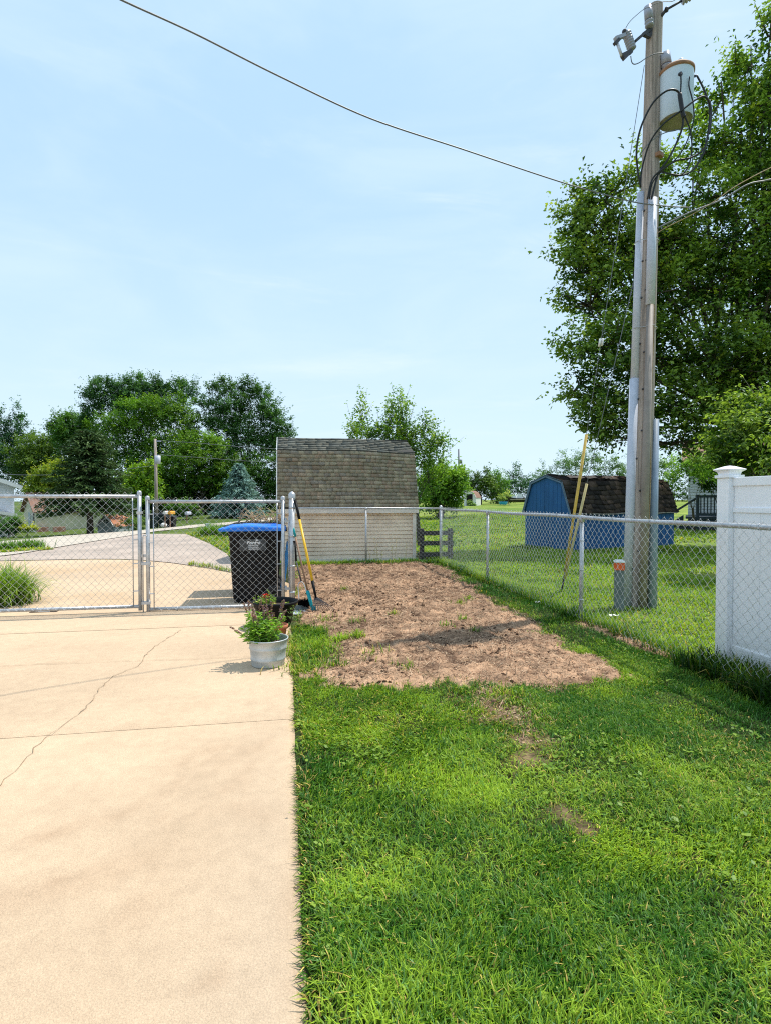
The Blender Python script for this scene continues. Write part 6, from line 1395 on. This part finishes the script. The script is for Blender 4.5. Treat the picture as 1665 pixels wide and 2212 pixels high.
# left hand woods
LT = [
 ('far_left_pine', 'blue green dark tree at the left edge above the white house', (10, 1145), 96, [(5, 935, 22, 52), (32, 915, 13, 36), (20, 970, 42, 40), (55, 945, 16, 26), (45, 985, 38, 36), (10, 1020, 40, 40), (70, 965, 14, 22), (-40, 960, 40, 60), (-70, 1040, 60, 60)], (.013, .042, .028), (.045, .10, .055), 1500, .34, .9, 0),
 ('olive_tree', 'olive green rounded tree between the left edge and the tall woods', (85, 1140), 88, [(75, 975, 40, 34), (110, 965, 34, 34), (50, 1005, 36, 40), (95, 1010, 44, 44), (130, 1000, 36, 40), (70, 1050, 50, 30), (120, 950, 20, 16)], (.030, .062, .012), (.085, .125, .028), 1500, .30, .25, 0),
 ('leafy_tree', 'mid green tree with rounded top left of the tallest crown', (150, 1140), 84, [(140, 915, 26, 20), (165, 925, 34, 30), (150, 950, 38, 30), (125, 925, 12, 14), (185, 950, 30, 36)], (.02, .06, .014), (.07, .135, .03), 1000, .30, .3, 0),
 ('tall_tree', 'tallest airy crown of the woods behind the street pole', (270, 1138), 82, [(210, 850, 28, 26), (235, 835, 22, 18), (265, 840, 26, 18), (300, 835, 28, 20), (325, 845, 26, 20), (200, 875, 22, 20), (245, 870, 42, 32), (300, 870, 46, 34), (350, 865, 40, 34), (385, 835, 22, 18), (410, 850, 26, 22), (345, 830, 18, 14), (190, 905, 14, 14)], (.015, .05, .024), (.055, .11, .045), 1900, .27, .55, 0),
 ('broad_tree', 'broad bright green crown directly behind the street pole', (320, 1135), 74, [(290, 900, 44, 36), (340, 890, 44, 36), (260, 935, 46, 40), (315, 945, 54, 44), (375, 920, 46, 44), (240, 975, 40, 44), (300, 1000, 56, 44), (370, 985, 52, 46), (220, 920, 26, 26), (400, 880, 30, 30), (415, 940, 34, 40)], (.018, .06, .008), (.095, .17, .022), 2600, .26, .25, .12),
 ('oak_tree', 'bright layered crown right of the street pole', (440, 1130), 70, [(420, 960, 40, 26), (455, 965, 34, 24), (400, 995, 46, 26), (450, 1005, 46, 26), (485, 985, 32, 26), (425, 1030, 52, 28), (390, 1045, 40, 32), (475, 1035, 40, 32), (360, 1050, 36, 40)], (.014, .05, .006), (.10, .175, .02), 1800, .26, .1, .18),
 ('tall_tree', 'tall pointed crown of the woods next to the beige shed', (540, 1128), 76, [(470, 850, 22, 28), (490, 835, 15, 20), (520, 845, 22, 26), (545, 845, 20, 24), (570, 860, 22, 24), (585, 880, 24, 24), (460, 890, 28, 30), (500, 885, 34, 34), (545, 895, 34, 34), (590, 915, 26, 28), (612, 905, 15, 14), (600, 945, 34, 22), (625, 930, 12, 9), (480, 930, 34, 34), (530, 940, 44, 38), (575, 965, 44, 34), (610, 975, 34, 30), (505, 980, 40, 34)], (.015, .052, .018), (.065, .125, .04), 2600, .25, .75, 0),
 ('shade_tree', 'deep green dark lower tree behind the blue spruce', (545, 1125), 74, [(540, 1020, 48, 40), (590, 1020, 46, 44), (500, 1030, 38, 44), (560, 1075, 60, 36), (620, 1060, 40, 44), (460, 1075, 44, 36)], (.010, .038, .008), (.045, .095, .018), 1700, .26, .1, 0),
 ('shade_tree', 'deep shaded undergrowth tree right of the mailboxes', (420, 1128), 72, [(400, 1075, 40, 34), (440, 1080, 40, 32), (365, 1075, 34, 40), (330, 1060, 30, 44), (480, 1085, 36, 30), (290, 1080, 40, 34), (250, 1075, 40, 40)], (.006, .022, .005), (.022, .05, .010), 1400, .28, .1, 0),
 ('bright_tree', 'small bright yellow green tree left of the street pole', (298, 1136), 56, [(300, 1030, 22, 18), (318, 1045, 18, 20), (285, 1055, 24, 20), (312, 1070, 24, 22), (275, 1080, 22, 20), (328, 1015, 10, 12)], (.04, .10, .010), (.15, .225, .03), 700, .24, .3, .2),
 ('bright_tree', 'yellow green shrub tree beside the cream house roof', (105, 1138), 58, [(85, 1040, 20, 14), (110, 1025, 22, 18), (95, 1055, 26, 14), (125, 1040, 24, 20), (130, 1010, 16, 14)], (.06, .11, .012), (.19, .225, .04), 600, .22, .2, .2)]
for k, (nm, lab_, (px, py), d, lobes, c0, c1, ns, lf_, up, yl) in enumerate(LT):
    b = at(px, py, d); b[2] = min(b[2], float(H(b[0], b[1])))
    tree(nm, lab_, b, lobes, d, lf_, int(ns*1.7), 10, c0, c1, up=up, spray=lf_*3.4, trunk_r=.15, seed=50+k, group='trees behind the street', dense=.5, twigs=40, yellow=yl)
# spruces
b = at(195, 1153, 39); conifer('spruce_tree', 'dark spreading spruce with black trunk before the cream house', b, at(178, 925, 39)[2], 3.3, 24, 14, (.014, .040, .014), (.065, .105, .038), .34, 71, low=.25, trunk_r=.24, droop=.17, power=.62)
b = at(517, 1114, 60); conifer('blue_spruce_tree', 'conical blue spruce above the blue lidded bin', b, at(511, 1000, 60)[2], 3.0, 24, 18, (.055, .105, .10), (.19, .30, .29), .34, 72, low=.03, trunk_r=.12, droop=.12, power=.85)
# hedges and shrubs on the left
b = at(18, 1161, 37); tree('boxwood_shrub', 'round clipped dark green shrub before the porch', b, [(12, 1140, 26, 24), (25, 1138, 16, 20)], 37, .10, 520, 9, (.016, .05, .012), (.055, .115, .03), cat='shrub', seed=81, spray=.18, limbs=True, trunk_r=.05, dense=.3)
b = at(58, 1156, 40); tree('yellow_shrub', 'small yellow green shrub beside the porch column', b, [(55, 1143, 13, 9), (66, 1141, 9, 7)], 40, .13, 110, 9, (.10, .15, .015), (.32, .32, .04), cat='shrub', seed=82, spray=.3, limbs=True, trunk_r=.03)
b = at(290, 1150, 39); tree('dark_shrub', 'dark shrub leaning beside the little grey barn shed', b, [(292, 1130, 20, 16), (278, 1138, 14, 12), (305, 1135, 12, 14)], 39, .12, 200, 9, (.025, .055, .015), (.085, .13, .04), cat='shrub', seed=83, spray=.35, limbs=True, trunk_r=.04)
b = at(425, 1132, 60); tree('leafy_bush', 'green bush beside the lone grey mailbox', b, [(395, 1105, 22, 20), (412, 1112, 16, 14), (385, 1090, 16, 14)], 58, .2, 240, 9, (.03, .08, .02), (.09, .17, .04), cat='bush', seed=84, spray=.45, limbs=True, trunk_r=.05)
# strap-leaved clumps
def clump(name, label, centres, n, L0, L1, W, c0, c1, seed, cat='plant', lean=(.25, 1.25)):
    r = np.random.default_rng(seed); c = np.array(centres, float); t = thing(name, label, cat, c.mean(0))
    i = r.integers(len(c), size=n); P = c[i]+np.c_[r.normal(0, .16, n), r.normal(0, .13, n), np.zeros(n)]; P[:, 2] = H(P[:, 0], P[:, 1])
    L = r.uniform(L0, L1, n); yaw = r.uniform(0, 2*PI, n); le = r.uniform(*lean, n); dx, dy = np.cos(yaw), np.sin(yaw); sx, sy = -dy, dx
    rows = []; K_ = 7; a = le*.35; pos = P.copy()
    g = r.random((n, 1)); col = np.array(c0)*(1-g)+np.array(c1)*g; cols = []
    for k in range(K_):
        f = k/(K_-1); w = W*(1-f**2.2)*r.uniform(.9, 1.1, n)*(.7 if k == 0 else 1)+.0006
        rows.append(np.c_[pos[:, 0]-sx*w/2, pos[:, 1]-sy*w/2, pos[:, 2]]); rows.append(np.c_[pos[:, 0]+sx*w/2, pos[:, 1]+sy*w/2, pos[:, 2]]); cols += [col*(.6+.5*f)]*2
        ang = a+le*1.35*f**1.2; pos = pos+np.c_[dx*np.sin(ang), dy*np.sin(ang), np.cos(ang)]*(L/(K_-1))[:, None]
    V = np.stack(rows, 1).reshape(-1, 3); b = np.arange(n)*2*K_
    F = np.concatenate([np.c_[b+2*k, b+2*k+1, b+2*k+3, b+2*k+2] for k in range(K_-1)])
    np_obj('blades', V, [F], M['grass'], t, col=np.stack(cols, 1).reshape(-1, 3), smooth=True); return t
g0 = gp(5, 1306); g1_ = gp(-60, 1306); g2_ = gp(-10, 1290)
clump('ornamental_grass', 'arching green ornamental grass clump behind the left gate leaf', [g0, g0, g1_, g2_], 2600, .38, .78, .013, (.035, .085, .016), (.16, .25, .06), 91, lean=(.6, 1.75))
q = [gp(x, y) for x, y in ((5, 1190), (30, 1188), (55, 1186), (-30, 1192), (75, 1186))]
clump('daylily_clump', 'low strappy green clump on the verge beyond the left gate', q, 900, .2, .42, .03, (.03, .085, .016), (.10, .20, .04), 92)
q = [gp(x, y) for x, y in ((445, 1158), (470, 1158), (490, 1160), (460, 1156), (510, 1160))]
clump('daylily_clump', 'strappy green tuft on the verge beyond the right gate', q, 900, .35, .7, .03, (.035, .09, .016), (.12, .22, .05), 93)
# ================================================================== light and sky
EL, SX, SY = math.radians(63), .94, .34
w = bpy.data.worlds.new('World'); sc.world = w; w.use_nodes = True
nt = w.node_tree; nt.nodes.clear()
sky = nt.nodes.new('ShaderNodeTexSky'); sky.sky_type = 'NISHITA'; sky.sun_disc = False; sky.sun_elevation = EL; sky.sun_rotation = math.atan2(SX, SY)
sky.air_density = 1.0; sky.dust_density = 1.6; sky.ozone_density = 1.2; sky.altitude = 200
tc_ = nt.nodes.new('ShaderNodeTexCoord'); mp = nt.nodes.new('ShaderNodeMapping'); mp.inputs['Scale'].default_value = (1.0, 1.0, 3.2); nt.links.new(tc_.outputs['Generated'], mp.inputs[0])
nz = nt.nodes.new('ShaderNodeTexNoise'); nz.inputs['Scale'].default_value = 2.4; nz.inputs['Detail'].default_value = 7; nz.inputs['Roughness'].default_value = .55; nz.inputs['Distortion'].default_value = .6; nt.links.new(mp.outputs[0], nz.inputs['Vector'])
def mrange(src, a, b, lo, hi):
    q = nt.nodes.new('ShaderNodeMapRange'); q.interpolation_type = 'SMOOTHSTEP'
    for k_, v_ in ((1, a), (2, b), (3, lo), (4, hi)): q.inputs[k_].default_value = v_
    nt.links.new(src, q.inputs[0]); return q.outputs[0]
def wmix(f, a, b):
    q = nt.nodes.new('ShaderNodeMix'); q.data_type = 'RGBA'
    for k_, v_ in ((0, f), (6, a), (7, b)):
        if hasattr(v_, 'links'): nt.links.new(v_, q.inputs[k_])
        else: q.inputs[k_].default_value = v_ if k_ == 0 else (*v_, 1)
    return q.outputs[2]
sep = nt.nodes.new('ShaderNodeSeparateXYZ'); nt.links.new(tc_.outputs['Generated'], sep.inputs[0])
haze = mrange(sep.outputs[2], -.02, .55, 1.0, 0.0)
air = wmix(.90, sky.outputs[0], wmix(haze, (3.75, 5.5, 7.4), (5.15, 6.6, 7.65)))
mp2 = nt.nodes.new('ShaderNodeMapping'); mp2.inputs['Scale'].default_value = (.9, 2.6, 5.0); mp2.inputs['Rotation'].default_value = (.25, .3, .5); nt.links.new(tc_.outputs['Generated'], mp2.inputs[0])
nz2 = nt.nodes.new('ShaderNodeTexNoise'); nz2.inputs['Scale'].default_value = 1.6; nz2.inputs['Detail'].default_value = 9; nz2.inputs['Roughness'].default_value = .6; nz2.inputs['Distortion'].default_value = .9; nt.links.new(mp2.outputs[0], nz2.inputs['Vector'])
veil = wmix(mrange(nz.outputs['Fac'], .35, .75, 0, .45), air, (5.3, 6.5, 7.3))
cirrus = wmix(mrange(nz2.outputs['Fac'], .54, .78, 0, .45), veil, (6.1, 6.9, 7.3))
bg = nt.nodes.new('ShaderNodeBackground'); bg.inputs[1].default_value = .15; nt.links.new(cirrus, bg.inputs[0])
wo = nt.nodes.new('ShaderNodeOutputWorld'); nt.links.new(bg.outputs[0], wo.inputs[0])
sun = bpy.data.objects.new('sun', bpy.data.lights.new('sun', 'SUN')); C.objects.link(sun)
sun.data.energy = 5.0; sun.data.angle = math.radians(.53); sun.data.color = (1.0, .95, .86)
sun.rotation_euler = Vector((-SX*math.cos(EL), -SY*math.cos(EL), -math.sin(EL))).to_track_quat('-Z', 'Y').to_euler()
sun.location = (20, 10, 40)
sc.view_settings.view_transform = 'Standard'; sc.view_settings.look = 'None'; sc.view_settings.exposure = 0; sc.view_settings.gamma = 1
sc.render.engine = 'CYCLES'
sc.cycles.max_bounces = 6; sc.cycles.transparent_max_bounces = 6; sc.cycles.use_denoising = False; sc.cycles.filter_width = 1.15
